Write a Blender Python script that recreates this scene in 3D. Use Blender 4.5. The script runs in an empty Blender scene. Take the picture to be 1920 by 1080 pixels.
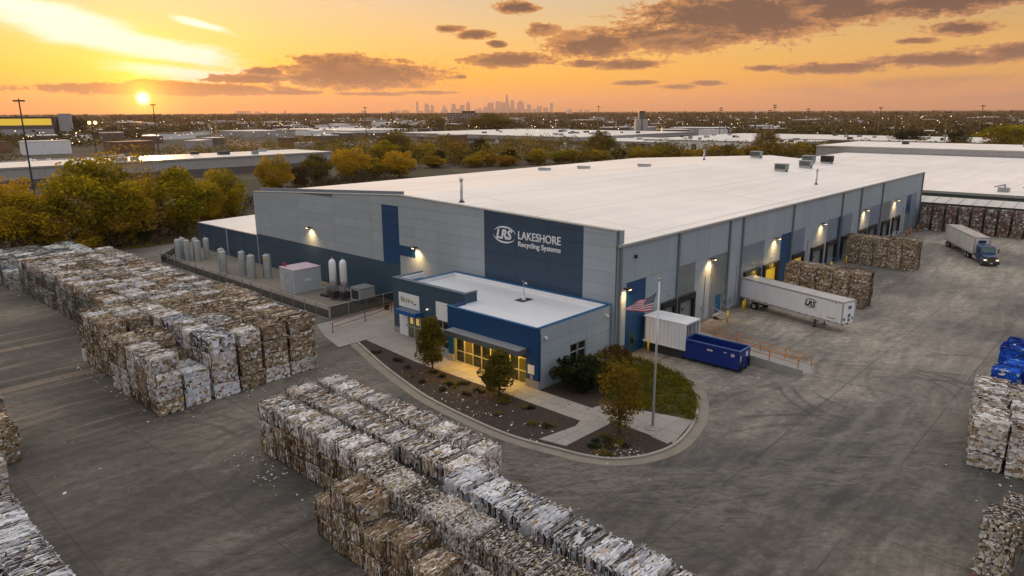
import bpy, math, random
import numpy as np
from mathutils import Vector, Matrix
R = math.radians
random.seed(7); rng = np.random.default_rng(7)
scene = bpy.context.scene
COL = scene.collection

# ------------------------------------------------------------------ camera
cam_d = bpy.data.cameras.new("camera"); cam = bpy.data.objects.new("camera", cam_d); COL.objects.link(cam)
cam_d.sensor_width = 36.0; cam_d.lens = 1330.545 / 1920 * 36.0
cam_d.clip_start = 0.5; cam_d.clip_end = 60000
_p, _y, _r = R(13.96725), R(42.71067), R(-0.26009)
fw = Vector((math.cos(_y)*math.cos(_p), math.sin(_y)*math.cos(_p), -math.sin(_p)))
rt0 = Vector((math.sin(_y), -math.cos(_y), 0)); up0 = rt0.cross(fw)
rt = math.cos(_r)*rt0 + math.sin(_r)*up0; up = -math.sin(_r)*rt0 + math.cos(_r)*up0
M = Matrix((rt, up, -fw)).transposed().to_4x4(); M.translation = Vector((0, 0, 22.5))
cam.matrix_world = M
scene.camera = cam

# ------------------------------------------------------------------ node helper
class NT:
    def __init__(s, tree): s.t = tree; s.n = tree.nodes; s.l = tree.links
    def add(s, typ, **kw):
        nd = s.n.new(typ)
        for k, v in kw.items(): setattr(nd, k, v)
        return nd
    def _set(s, sock, v):
        if hasattr(v, 'is_output') or hasattr(v, 'links'): s.l.new(v, sock)
        elif v is not None:
            if sock.type == 'RGBA' and hasattr(v, '__len__') and len(v) == 3: v = (*v, 1)
            sock.default_value = v
    def m(s, op, a, b=None, c=None, clamp=False):
        nd = s.add('ShaderNodeMath', operation=op, use_clamp=clamp)
        for i, v in enumerate((a, b, c)):
            if v is not None: s._set(nd.inputs[i], v)
        return nd.outputs[0]
    def v(s, op, a, b=None):
        nd = s.add('ShaderNodeVectorMath', operation=op)
        s._set(nd.inputs[0], a)
        if b is not None: s._set(nd.inputs[3 if op == 'SCALE' else 1], b)
        return nd.outputs[1] if op in ('LENGTH', 'DOT_PRODUCT', 'DISTANCE') else nd.outputs[0]
    def ramp(s, fac, stops, interp='LINEAR'):
        nd = s.add('ShaderNodeValToRGB'); cr = nd.color_ramp; cr.interpolation = interp
        while len(cr.elements) < len(stops): cr.elements.new(0.5)
        for e, (p, c) in zip(cr.elements, stops):
            e.position = p; e.color = (*c, 1) if len(c) == 3 else c
        s._set(nd.inputs[0], fac); return nd.outputs[0]
    def mix(s, fac, a, b, mode='MIX'):
        nd = s.add('ShaderNodeMix', data_type='RGBA', blend_type=mode)
        s._set(nd.inputs[0], fac); s._set(nd.inputs[6], a); s._set(nd.inputs[7], b); return nd.outputs[2]
    def noise(s, vec, scale, detail=4, rough=.55, dist=0.0):
        nd = s.add('ShaderNodeTexNoise'); s._set(nd.inputs['Vector'], vec)
        nd.inputs['Scale'].default_value = scale; nd.inputs['Detail'].default_value = detail
        nd.inputs['Roughness'].default_value = rough; nd.inputs['Distortion'].default_value = dist
        return nd.outputs[0]
    def smooth(s, x, a, b):
        nd = s.add('ShaderNodeMapRange', interpolation_type='SMOOTHSTEP')
        s._set(nd.inputs[0], x); nd.inputs[1].default_value = a; nd.inputs[2].default_value = b; return nd.outputs[0]
    def sep(s, vec):
        nd = s.add('ShaderNodeSeparateXYZ'); s._set(nd.inputs[0], vec); return nd.outputs
    def comb(s, x, y, z):
        nd = s.add('ShaderNodeCombineXYZ')
        for i, v in enumerate((x, y, z)): s._set(nd.inputs[i], v)
        return nd.outputs[0]
    def pos(s): return s.add('ShaderNodeNewGeometry').outputs['Position']
    def obj(s): return s.add('ShaderNodeTexCoord').outputs['Object']
    def rand(s): return s.add('ShaderNodeObjectInfo').outputs['Random']
    def attr(s, nm): return s.add('ShaderNodeAttribute', attribute_name=nm).outputs['Fac']

# ------------------------------------------------------------------ world: sunset sky
SUN_AZ, SUN_EL = 69.33, 1.0
w = bpy.data.worlds.new("World"); scene.world = w; w.use_nodes = True
T = NT(w.node_tree); w.node_tree.nodes.clear()
d = T.v('NORMALIZE', T.add('ShaderNodeTexCoord').outputs['Generated'])
dx, dy, dz = T.sep(d)
el = T.m('MULTIPLY', T.m('ARCSINE', dz), 180/math.pi)
az = T.m('MULTIPLY', T.m('ARCTAN2', dy, dx), 180/math.pi)
t = T.m('SQRT', T.m('MAXIMUM', T.m('DIVIDE', el, 90.0), 0.0))
ZEN = (1.06, 1.02, 1.01)
rampS = T.ramp(t, [(0, (.80,.27,.035)), (.085, (.92,.33,.022)), (.13, (1.0,.42,.010)), (.18, (1.0,.50,.030)), (.24, (.84,.53,.17)), (.30, (.66,.51,.32)), (.47, (.95,.84,.68)), (.7, (.98,.94,.90)), (1, ZEN)])
rampN = T.ramp(t, [(0, (.47,.19,.115)), (.08, (.52,.215,.10)), (.125, (.64,.28,.075)), (.17, (.74,.38,.075)), (.22, (.74,.41,.10)), (.28, (.52,.35,.16)), (.33, (.50,.39,.25)), (.47, (.80,.73,.64)), (.7, (.93,.90,.88)), (1, ZEN)])
rampA = T.ramp(t, [(0, (.18,.17,.20)), (.2, (.26,.26,.30)), (.4, (.43,.46,.53)), (.7, (.80,.83,.88)), (1, ZEN)])
SX, SY = math.cos(R(SUN_AZ)), math.sin(R(SUN_AZ))
hl = T.m('MAXIMUM', T.m('SQRT', T.m('ADD', T.m('MULTIPLY', dx, dx), T.m('MULTIPLY', dy, dy))), 1e-4)
cosd = T.m('DIVIDE', T.m('ADD', T.m('MULTIPLY', dx, SX), T.m('MULTIPLY', dy, SY)), hl)
base = T.mix(T.smooth(cosd, .45, .97), rampN, rampS)
base = T.mix(T.smooth(cosd, .35, -.8), base, rampA)
# a physically based twilight term under it
sky = T.add('ShaderNodeTexSky', sky_type='NISHITA', sun_disc=False)
sky.sun_elevation = R(SUN_EL + 1.0); sky.sun_rotation = R(90 - SUN_AZ); sky.altitude = 20; sky.dust_density = 2.0
base = T.mix(0.03, base, sky.outputs[0], 'ADD')
# glow round the sun
sd = Vector((math.cos(R(SUN_EL))*SX, math.cos(R(SUN_EL))*SY, math.sin(R(SUN_EL))))
sunv = (sd.x, sd.y, sd.z)
ang = T.m('MULTIPLY', T.m('ARCCOSINE', T.m('MINIMUM', T.v('DOT_PRODUCT', d, sunv), 1.0)), 180/math.pi)
glow = T.m('MULTIPLY', T.m('EXPONENT', T.m('MULTIPLY', ang, -0.28)), .42)
base = T.mix(1.0, base, T.mix(1.0, (1.0, .46, .04), T.comb(glow, glow, glow), 'MULTIPLY'), 'ADD')
# bright veil of cirrus above the sun
pt = T.comb(az, el, 0.0)
warp = T.v('SCALE', T.v('SUBTRACT', T.add('ShaderNodeTexNoise').outputs['Color'], (.5, .5, .5)), 0.0)
nzf = T.noise(T.v('MULTIPLY', pt, (.16, .75, 1)), 1.0, 7, .6, .4)
nzd = T.noise(T.v('MULTIPLY', pt, (.80, 1.9, 1)), 1.0, 9, .66, .1)
nzc = T.noise(T.v('MULTIPLY', pt, (.22, .55, 1)), 1.0, 5, .6, .3)
def streak(a, e, slope, hw, hh):   # inclined band
    r = T.v('SUBTRACT', pt, (a, e, 0)); rx, ry, _ = T.sep(r)
    ry = T.m('SUBTRACT', ry, T.m('MULTIPLY', rx, slope))
    return T.m('SUBTRACT', 1.0, T.v('LENGTH', T.comb(T.m('DIVIDE', rx, hw), T.m('DIVIDE', ry, hh), 0.0)))
veil = T.m('MAXIMUM', T.m('MAXIMUM', streak(70.5, 4.8, .19, 12.5, 1.15), streak(67.5, 2.9, .08, 5.5, .65)),
           T.m('MAXIMUM', streak(65.0, 6.0, .22, 2.4, .35), streak(66.0, 3.6, .12, 4.0, .30)))
veil = T.m('MAXIMUM', veil, streak(76, 6.6, .15, 7.0, 0.9))
veil = T.smooth(T.m('ADD', veil, T.m('MULTIPLY', T.m('SUBTRACT', nzf, .5), 1.7)), -.10, .66)
base = T.mix(T.m('MULTIPLY', veil, .95), base, (1.35, 1.22, .95))
# individual clouds
clouds = [(54.3,2.8,7.2,1.15),(56.0,3.3,3.8,.95),(62.3,2.4,3.2,.32),(60.9,2.95,1.5,.35),(67.6,1.62,9.0,.42),(68.4,1.9,2.5,.35),(59.5,1.45,2.6,.20),
          (42.9,3.87,3.6,.55),(36.2,4.95,4.2,1.1),(31.0,5.2,6.0,1.1),(26.0,6.5,8.0,1.9),(19.5,7.2,7.0,1.5),(13.5,7.0,6.0,1.1),(33.8,3.45,3.0,.42),(37.0,3.55,1.8,.3),
          (19.2,2.85,3.9,.40),(12.5,3.25,5.6,.48),(7.5,3.6,4.0,.5),(11.9,5.15,2.1,.5),(14.3,4.5,1.5,.25),(24.0,3.0,1.6,.25),(27.8,2.0,1.4,.22),(47.2,6.1,1.3,.3),(45.5,5.7,1.6,.35),(43.8,5.0,.9,.3),(40.2,6.0,1.4,.5),
          (38.0,5.4,1.4,.6),(42.2,7.6,2.0,.5),(33.0,2.1,1.8,.2),(48.9,1.45,2.6,.16),(53.5,1.35,3.0,.16),(46.5,2.6,.5,.15),(30.0,1.75,1.6,.2),(9.0,7.6,2.0,.4)]
fld = None
for a, e, hw, hh in clouds:
    q = T.m('SUBTRACT', 1.0, T.v('LENGTH', T.v('MULTIPLY', T.v('SUBTRACT', pt, (a, e, 0)), (1/hw, 1/hh, 0))))
    fld = q if fld is None else T.m('MAXIMUM', fld, q)
nzh = T.noise(T.v('MULTIPLY', pt, (2.6, 5.2, 1)), 1.0, 7, .68, .1)
nz = T.m('ADD', T.m('ADD', T.m('MULTIPLY', T.m('SUBTRACT', nzd, .5), 2.0), T.m('MULTIPLY', T.m('SUBTRACT', nzf, .5), .8)), T.m('MULTIPLY', T.m('SUBTRACT', nzh, .5), .95))
fe = T.m('ADD', T.m('MULTIPLY_ADD', fld, 1.15, .06), nz)
dens = T.smooth(fe, -.08, .20)
thick = T.smooth(fe, .0, .70)
warm = T.smooth(cosd, .55, .98)
rimc = T.mix(warm, (.60, .27, .11), (.70, .28, .06))
bodyc = T.mix(warm, (.085, .048, .048), (.085, .043, .034))
bodyc = T.mix(T.m('MULTIPLY', T.smooth(nzc, .50, .66), T.smooth(el, 2.2, 4.5)), bodyc, T.mix(warm, (.50,.23,.10), (.45,.19,.07)))
cc = T.mix(thick, rimc, bodyc)
cc = T.mix(T.smooth(ang, 10, 2), cc, (.42, .12, .004))
base = T.mix(T.m('MULTIPLY', dens, .93), base, cc)
# low bands of haze cloud to the right, and the general thin cloud of the whole sky
band = T.m('MULTIPLY', T.smooth(T.m('SUBTRACT', 1.0, T.v('LENGTH', T.v('MULTIPLY', T.v('SUBTRACT', pt, (9., 1.35, 0)), (1/15., 1/1.0, 0)))), -.1, .5), T.smooth(nzf, .36, .58))
base = T.mix(T.m('MULTIPLY', band, .70), base, (.36, .19, .135))
wisp = T.m('MULTIPLY', T.smooth(T.noise(T.v('MULTIPLY', pt, (.05, .16, 1)), 1.0, 6, .6, .5), .52, .74), T.smooth(el, 2.5, 8.0))
base = T.mix(T.m('MULTIPLY', wisp, .30), base, T.mix(warm, (.62, .52, .45), (1.0, .85, .62)))
disc = T.smooth(ang, .62, .0)
halo = T.m('EXPONENT', T.m('MULTIPLY', ang, -.95))
base = T.mix(T.m('MULTIPLY', halo, .90), base, (5.2, 2.5, .10))
base = T.mix(disc, base, (6.0, 5.2, 3.6))
bg = T.add('ShaderNodeBackground'); T._set(bg.inputs[0], base); bg.inputs[1].default_value = 1.0
T.l.new(bg.outputs[0], T.add('ShaderNodeOutputWorld').inputs[0])

sun_d = bpy.data.lights.new("sun", 'SUN'); sun_d.energy = 5.0; sun_d.angle = R(0.6); sun_d.color = (1.0, .50, .20)
sun = bpy.data.objects.new("sun", sun_d); COL.objects.link(sun)
_le = R(SUN_EL + 1.0); sun.rotation_euler = Vector((math.cos(_le)*SX, math.cos(_le)*SY, math.sin(_le))).to_track_quat('Z', 'Y').to_euler(); sun.location = (100, 260, 90)

vs = scene.view_settings
vs.view_transform = 'Standard'; vs.look = 'None'; vs.exposure = 0.0; vs.gamma = 1.0; vs.use_curve_mapping = False
scene.cycles.use_denoising = True
scene.cycles.max_bounces = 5; scene.cycles.diffuse_bounces = 3; scene.cycles.glossy_bounces = 2
scene.cycles.transmission_bounces = 3; scene.cycles.transparent_max_bounces = 8; scene.cycles.volume_bounces = 0
scene.cycles.sample_clamp_indirect = 3.0; scene.cycles.use_adaptive_sampling = True; scene.cycles.adaptive_threshold = 0.02
scene.cycles.caustics_reflective = False; scene.cycles.caustics_refractive = False

# ------------------------------------------------------------------ object helpers
def tag(o, label=None, cat=None, group=None, kind=None):
    if label: o['label'] = label
    if cat: o['category'] = cat
    if group: o['group'] = group
    if kind: o['kind'] = kind
    return o
def thing(name, label, cat, loc=(0,0,0), rz=0.0, group=None):
    o = bpy.data.objects.new(name, None); COL.objects.link(o)
    o.empty_display_size = .3; o.location = loc; o.rotation_euler = (0, 0, rz)
    return tag(o, label, cat, group)
def link(name, me, parent=None, loc=None, rot=None, scale=None):
    o = bpy.data.objects.new(name, me); COL.objects.link(o)
    if parent: o.parent = parent
    if loc: o.location = loc
    if rot: o.rotation_euler = rot
    if scale: o.scale = scale
    return o
def copy_tree(o, parent=None):
    c = o.copy(); COL.objects.link(c); c.parent = parent
    for ch in o.children: copy_tree(ch, c)
    return c
class MB:
    def __init__(s): s.v = []; s.f = []; s.mi = []
    def face(s, pts, m=0):
        b = len(s.v); s.v.extend([tuple(p) for p in pts]); s.f.append(tuple(range(b, b+len(pts)))); s.mi.append(m); return s
    def hexa(s, P, m=0):     # 8 points: bottom 4 ccw, top 4 ccw
        b = len(s.v); s.v.extend([tuple(p) for p in P])
        for q in ((3,2,1,0),(4,5,6,7),(0,1,5,4),(1,2,6,5),(2,3,7,6),(3,0,4,7)): s.f.append(tuple(b+i for i in q)); s.mi.append(m)
        return s
    def box(s, x0, y0, z0, x1, y1, z1, m=0):
        return s.hexa([(x0,y0,z0),(x1,y0,z0),(x1,y1,z0),(x0,y1,z0),(x0,y0,z1),(x1,y0,z1),(x1,y1,z1),(x0,y1,z1)], m)
    def prism(s, pts, z0, z1, m=0, axis='z'):   # polygon pts ccw
        n = len(pts); b = len(s.v)
        def P(p, z): return (p[0], p[1], z) if axis == 'z' else ((z, p[0], p[1]) if axis == 'x' else (p[0], z, p[1]))
        s.v.extend([P(p, z0) for p in pts] + [P(p, z1) for p in pts])
        s.f.append(tuple(b+i for i in reversed(range(n)))); s.f.append(tuple(b+n+i for i in range(n))); s.mi += [m, m]
        for i in range(n):
            j = (i+1) % n; s.f.append((b+i, b+j, b+n+j, b+n+i)); s.mi.append(m)
        return s
    def tube(s, p0, p1, r0, r1=None, n=8, m=0, caps=True):
        r1 = r0 if r1 is None else r1
        p0 = Vector(p0); p1 = Vector(p1); a = (p1-p0).normalized()
        u = a.orthogonal().normalized(); w_ = a.cross(u); b = len(s.v)
        for p, r in ((p0, r0), (p1, r1)):
            for i in range(n):
                th = 2*math.pi*i/n; s.v.append(tuple(p + (u*math.cos(th) + w_*math.sin(th))*r))
        for i in range(n):
            j = (i+1) % n; s.f.append((b+i, b+j, b+n+j, b+n+i)); s.mi.append(m)
        if caps:
            s.f.append(tuple(b+i for i in reversed(range(n)))); s.f.append(tuple(b+n+i for i in range(n))); s.mi += [m, m]
        return s
    def lathe(s, prof, n=16, m=0, c=(0,0)):     # prof list of (r,z)
        b = len(s.v)
        for r, z in prof:
            for i in range(n):
                th = 2*math.pi*i/n; s.v.append((c[0]+r*math.cos(th), c[1]+r*math.sin(th), z))
        for k in range(len(prof)-1):
            for i in range(n):
                j = (i+1) % n; s.f.append((b+k*n+i, b+k*n+j, b+(k+1)*n+j, b+(k+1)*n+i)); s.mi.append(m)
        s.f.append(tuple(b+(len(prof)-1)*n+i for i in range(n))); s.mi.append(m)
        return s
    def mesh(s, name, mats, smooth=False, bevel=0):
        me = bpy.data.meshes.new(name); me.from_pydata(s.v, [], s.f)
        for mm in (mats if isinstance(mats, (list, tuple)) else [mats]): me.materials.append(mm)
        me.polygons.foreach_set('material_index', s.mi)
        if smooth: me.polygons.foreach_set('use_smooth', [True]*len(s.f))
        me.update(); return me
    def build(s, name, mats, parent=None, smooth=False):
        return link(name, s.mesh(name, mats, smooth), parent)
def np_mesh(name, V, F, mats, tone=None, mi=None):
    me = bpy.data.meshes.new(name); V = np.asarray(V, np.float32); F = np.asarray(F, np.int32); k = F.shape[1]
    me.vertices.add(len(V)); me.vertices.foreach_set('co', V.ravel())
    me.loops.add(F.size); me.loops.foreach_set('vertex_index', F.ravel())
    me.polygons.add(len(F)); me.polygons.foreach_set('loop_start', np.arange(0, F.size, k, dtype=np.int32))
    for mm in (mats if isinstance(mats, (list, tuple)) else [mats]): me.materials.append(mm)
    if mi is not None: me.polygons.foreach_set('material_index', np.asarray(mi, np.int32))
    if tone is not None:
        a = me.attributes.new('tone', 'FLOAT', 'FACE'); a.data.foreach_set('value', np.asarray(tone, np.float32))
    me.update(calc_edges=True); return me

# ------------------------------------------------------------------ materials
MATS = {}
def mat(name, col, rough=.6, var=.12, scale=1.5, metal=0.0, bump=.0, emit=None, estr=0.0, objvar=0.0, stretch=(1,1,1), spec=.4, dirt=None, dirt_amt=.4):
    if name in MATS: return MATS[name]
    m = bpy.data.materials.new(name); m.use_nodes = True; N = NT(m.node_tree); b = m.node_tree.nodes['Principled BSDF']
    p = N.v('MULTIPLY', N.pos(), stretch)
    nz = N.noise(p, scale, 6, .6)
    f = N.m('MULTIPLY_ADD', N.m('SUBTRACT', nz, .5), var*2.4, 1.0)
    if objvar: f = N.m('MULTIPLY', f, N.m('MULTIPLY_ADD', N.m('SUBTRACT', N.rand(), .5), objvar*2, 1.0))
    c = N.mix(1.0, col, N.comb(f, f, f), 'MULTIPLY')
    if dirt:
        dn = N.smooth(N.noise(N.v('MULTIPLY', N.pos(), (1,1,.25)), .9, 7, .65), .45, .72)
        c = N.mix(N.m('MULTIPLY', dn, dirt_amt), c, dirt)
    N._set(b.inputs['Base Color'], c)
    b.inputs['Roughness'].default_value = rough; b.inputs['Metallic'].default_value = metal
    b.inputs['Specular IOR Level'].default_value = spec
    if bump:
        bn = N.add('ShaderNodeBump'); bn.inputs['Strength'].default_value = bump; bn.inputs['Distance'].default_value = .02
        N._set(bn.inputs['Height'], N.noise(N.pos(), scale*9, 4)); N.l.new(bn.outputs[0], b.inputs['Normal'])
    if emit: b.inputs['Emission Color'].default_value = (*emit, 1); b.inputs['Emission Strength'].default_value = estr
    MATS[name] = m; return m
def leafmat(name, stops, trans=.35):
    m = bpy.data.materials.new(name); m.use_nodes = True; N = NT(m.node_tree); m.node_tree.nodes.clear()
    tt = N.m('ADD', N.m('MULTIPLY', N.attr('tone'), .8), N.m('MULTIPLY', N.rand(), .2))
    c = N.ramp(tt, stops)
    d1 = N.add('ShaderNodeBsdfDiffuse'); N._set(d1.inputs[0], c)
    d2 = N.add('ShaderNodeBsdfTranslucent'); N._set(d2.inputs[0], c)
    mx = N.add('ShaderNodeMixShader'); mx.inputs[0].default_value = trans
    N.l.new(d1.outputs[0], mx.inputs[1]); N.l.new(d2.outputs[0], mx.inputs[2])
    N.l.new(mx.outputs[0], N.add('ShaderNodeOutputMaterial').inputs[0]); return m
L_YEL = leafmat('leaf_yellow', [(0,(.13,.10,.010)),(.3,(.30,.215,.014)),(.65,(.50,.32,.018)),(1,(.66,.40,.03))])
L_GRN = leafmat('leaf_green', [(0,(.065,.066,.010)),(.35,(.19,.175,.012)),(.7,(.40,.30,.016)),(1,(.70,.44,.02))])
L_OLV = leafmat('leaf_olive', [(0,(.055,.050,.012)),(.4,(.125,.102,.018)),(.8,(.22,.165,.022)),(1,(.34,.20,.028))])
L_ORG = leafmat('leaf_orange', [(0,(.12,.075,.014)),(.4,(.28,.16,.018)),(.8,(.44,.24,.024)),(1,(.52,.29,.03))])
L_DRK = leafmat('leaf_dark', [(0,(.008,.012,.006)),(.5,(.022,.030,.012)),(1,(.055,.062,.020))], .15)
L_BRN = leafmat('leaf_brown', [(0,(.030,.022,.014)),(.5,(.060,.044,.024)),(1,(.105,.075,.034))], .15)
BARK = mat('bark', (.06,.045,.033), .9, .3, 6)

CLAD = mat('cladding_grey', (.325,.380,.425), .55, .05, .5, objvar=.05, stretch=(1,1,.3), dirt=(.24,.25,.26), dirt_amt=.20)
CLADN = mat('cladding_navy', (.033,.070,.110), .5, .06, .5, objvar=.05)
CLADB = mat('cladding_blue', (.003,.052,.150), .45, .05, .5, objvar=.04)
CLADS = mat('cladding_slate', (.180,.22,.29), .55, .05, .5, objvar=.06)
CLADD = mat('cladding_dark_grey', (.185,.20,.205), .55, .05, .5, objvar=.05)
SIGNN = mat('sign_navy', (.028,.060,.105), .5, .05, .4)
COREM = mat('wall_core', (.15,.165,.175), .8)
WHITE = mat('white_paint', (.78,.78,.80), .5, .05, 1.0, dirt=(.50,.48,.45), dirt_amt=.25)
TRIM = mat('trim_metal', (.36,.35,.33), .5, .1, 1)
DARKM = mat('dark_metal', (.035,.036,.038), .5, .2, 2)
BLACK = mat('black_rubber', (.014,.014,.015), .8, .2, 3)
GALV = mat('galvanised_steel', (.42,.44,.45), .38, .1, 2, metal=.6)
STEELP = mat('grey_painted_steel', (.30,.32,.34), .5, .08, 1.2, dirt=(.2,.19,.18), dirt_amt=.3)
CONC = mat('concrete', (.30,.29,.27), .85, .14, .8, bump=.3)
CONCD = mat('dark_concrete', (.21,.205,.195), .85, .16, .8, bump=.3)
YELLOW = mat('yellow_paint', (.62,.42,.02), .5, .1, 2)
ORANGE = mat('orange_paint', (.50,.17,.02), .5, .15, 2)
RUST = mat('rust_red_paint', (.26,.075,.03), .6, .2, 2)
TEAL = mat('teal_paint', (.03,.20,.19), .5, .1, 2)
BLUEP = mat('blue_paint', (.004,.022,.19), .4, .08, .8, dirt=(.02,.03,.10), dirt_amt=.4)
BLUED = mat('blue_door_paint', (.01,.11,.24), .4, .08, .8)
BLUETRIM = mat('blue_trim', (.012,.11,.27), .4, .06, 1)
ALU = mat('aluminium', (.55,.56,.58), .35, .05, 2, metal=.5)
GLASS = mat('dark_glass', (.012,.016,.016), .06, .05, .5, spec=.7)
LAMPGLOW = mat('lamp_glow', (1,.8,.5), .5, emit=(1.0,.60,.22), estr=12)
WARMWIN = mat('warm_window', (.05,.04,.02), .2, .3, 1.0, emit=(1.0,.58,.07), estr=.08)
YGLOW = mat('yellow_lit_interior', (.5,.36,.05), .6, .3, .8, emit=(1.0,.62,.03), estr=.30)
MULCH = mat('mulch', (.040,.028,.022), .95, .45, 4, bump=.9)
SLAB = mat('sidewalk_concrete', (.30,.275,.25), .85, .10, 1.2, objvar=.07, bump=.15, dirt=(.24,.225,.21), dirt_amt=.35)
KERB = mat('kerb_concrete', (.33,.30,.265), .85, .15, 1.0, bump=.2, dirt=(.18,.17,.16), dirt_amt=.45)
GUTTER = mat('gutter_concrete', (.235,.205,.165), .85, .14, .8, bump=.2, dirt=(.13,.125,.12), dirt_amt=.5)

def roofmat(name, col, pitch, axis):
    m = bpy.data.materials.new(name); m.use_nodes = True; N = NT(m.node_tree); b = m.node_tree.nodes['Principled BSDF']
    P = N.pos(); x, y, z = N.sep(P)
    c_ = x if axis == 'x' else y
    fr = N.m('FRACT', N.m('DIVIDE', c_, pitch)); ln = N.m('GREATER_THAN', N.m('ABSOLUTE', N.m('SUBTRACT', fr, .5)), .482)
    fr6 = N.m('FRACT', N.m('DIVIDE', c_, pitch*4)); ln6 = N.m('GREATER_THAN', N.m('ABSOLUTE', N.m('SUBTRACT', fr6, .5)), .4915)
    o_ = y if axis == 'x' else x
    fr2 = N.m('FRACT', N.m('DIVIDE', o_, 30.3)); ln2 = N.m('GREATER_THAN', N.m('ABSOLUTE', N.m('SUBTRACT', fr2, .5)), .4965)
    broad = N.noise(P, .05, 5, .6); st = N.noise(N.v('MULTIPLY', P, (.3,.05,1) if axis == 'x' else (.03,.35,1)), 1.0, 7, .65, .5)
    f = N.m('ADD', .52, N.m('ADD', N.m('MULTIPLY', broad, .46), N.m('MULTIPLY', st, .48)))
    c = N.mix(1.0, col, N.comb(f, f, f), 'MULTIPLY')
    c = N.mix(N.m('MULTIPLY', N.m('MAXIMUM', N.m('MULTIPLY', ln, .45), N.m('MAXIMUM', ln2, ln6)), N.m('MULTIPLY', N.smooth(st, .35, .6), .55)), c, (.22,.21,.20))
    spot = N.smooth(N.noise(N.v('MULTIPLY', P, (1,.6,1)), .55, 8, .7), .66, .78)
    c = N.mix(N.m('MULTIPLY', spot, .35), c, (.30,.28,.26))
    N._set(b.inputs['Base Color'], c); b.inputs['Roughness'].default_value = .42; b.inputs['Specular IOR Level'].default_value = .5
    return m
ROOF = roofmat('white_roof_membrane', (.86,.80,.765), 3.05, 'y')
ROOF2 = roofmat('white_roof_membrane_office', (.74,.75,.78), 2.6, 'x')
ROOF3 = roofmat('grey_white_roof', (.72,.69,.66), 5.0, 'y')

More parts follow.
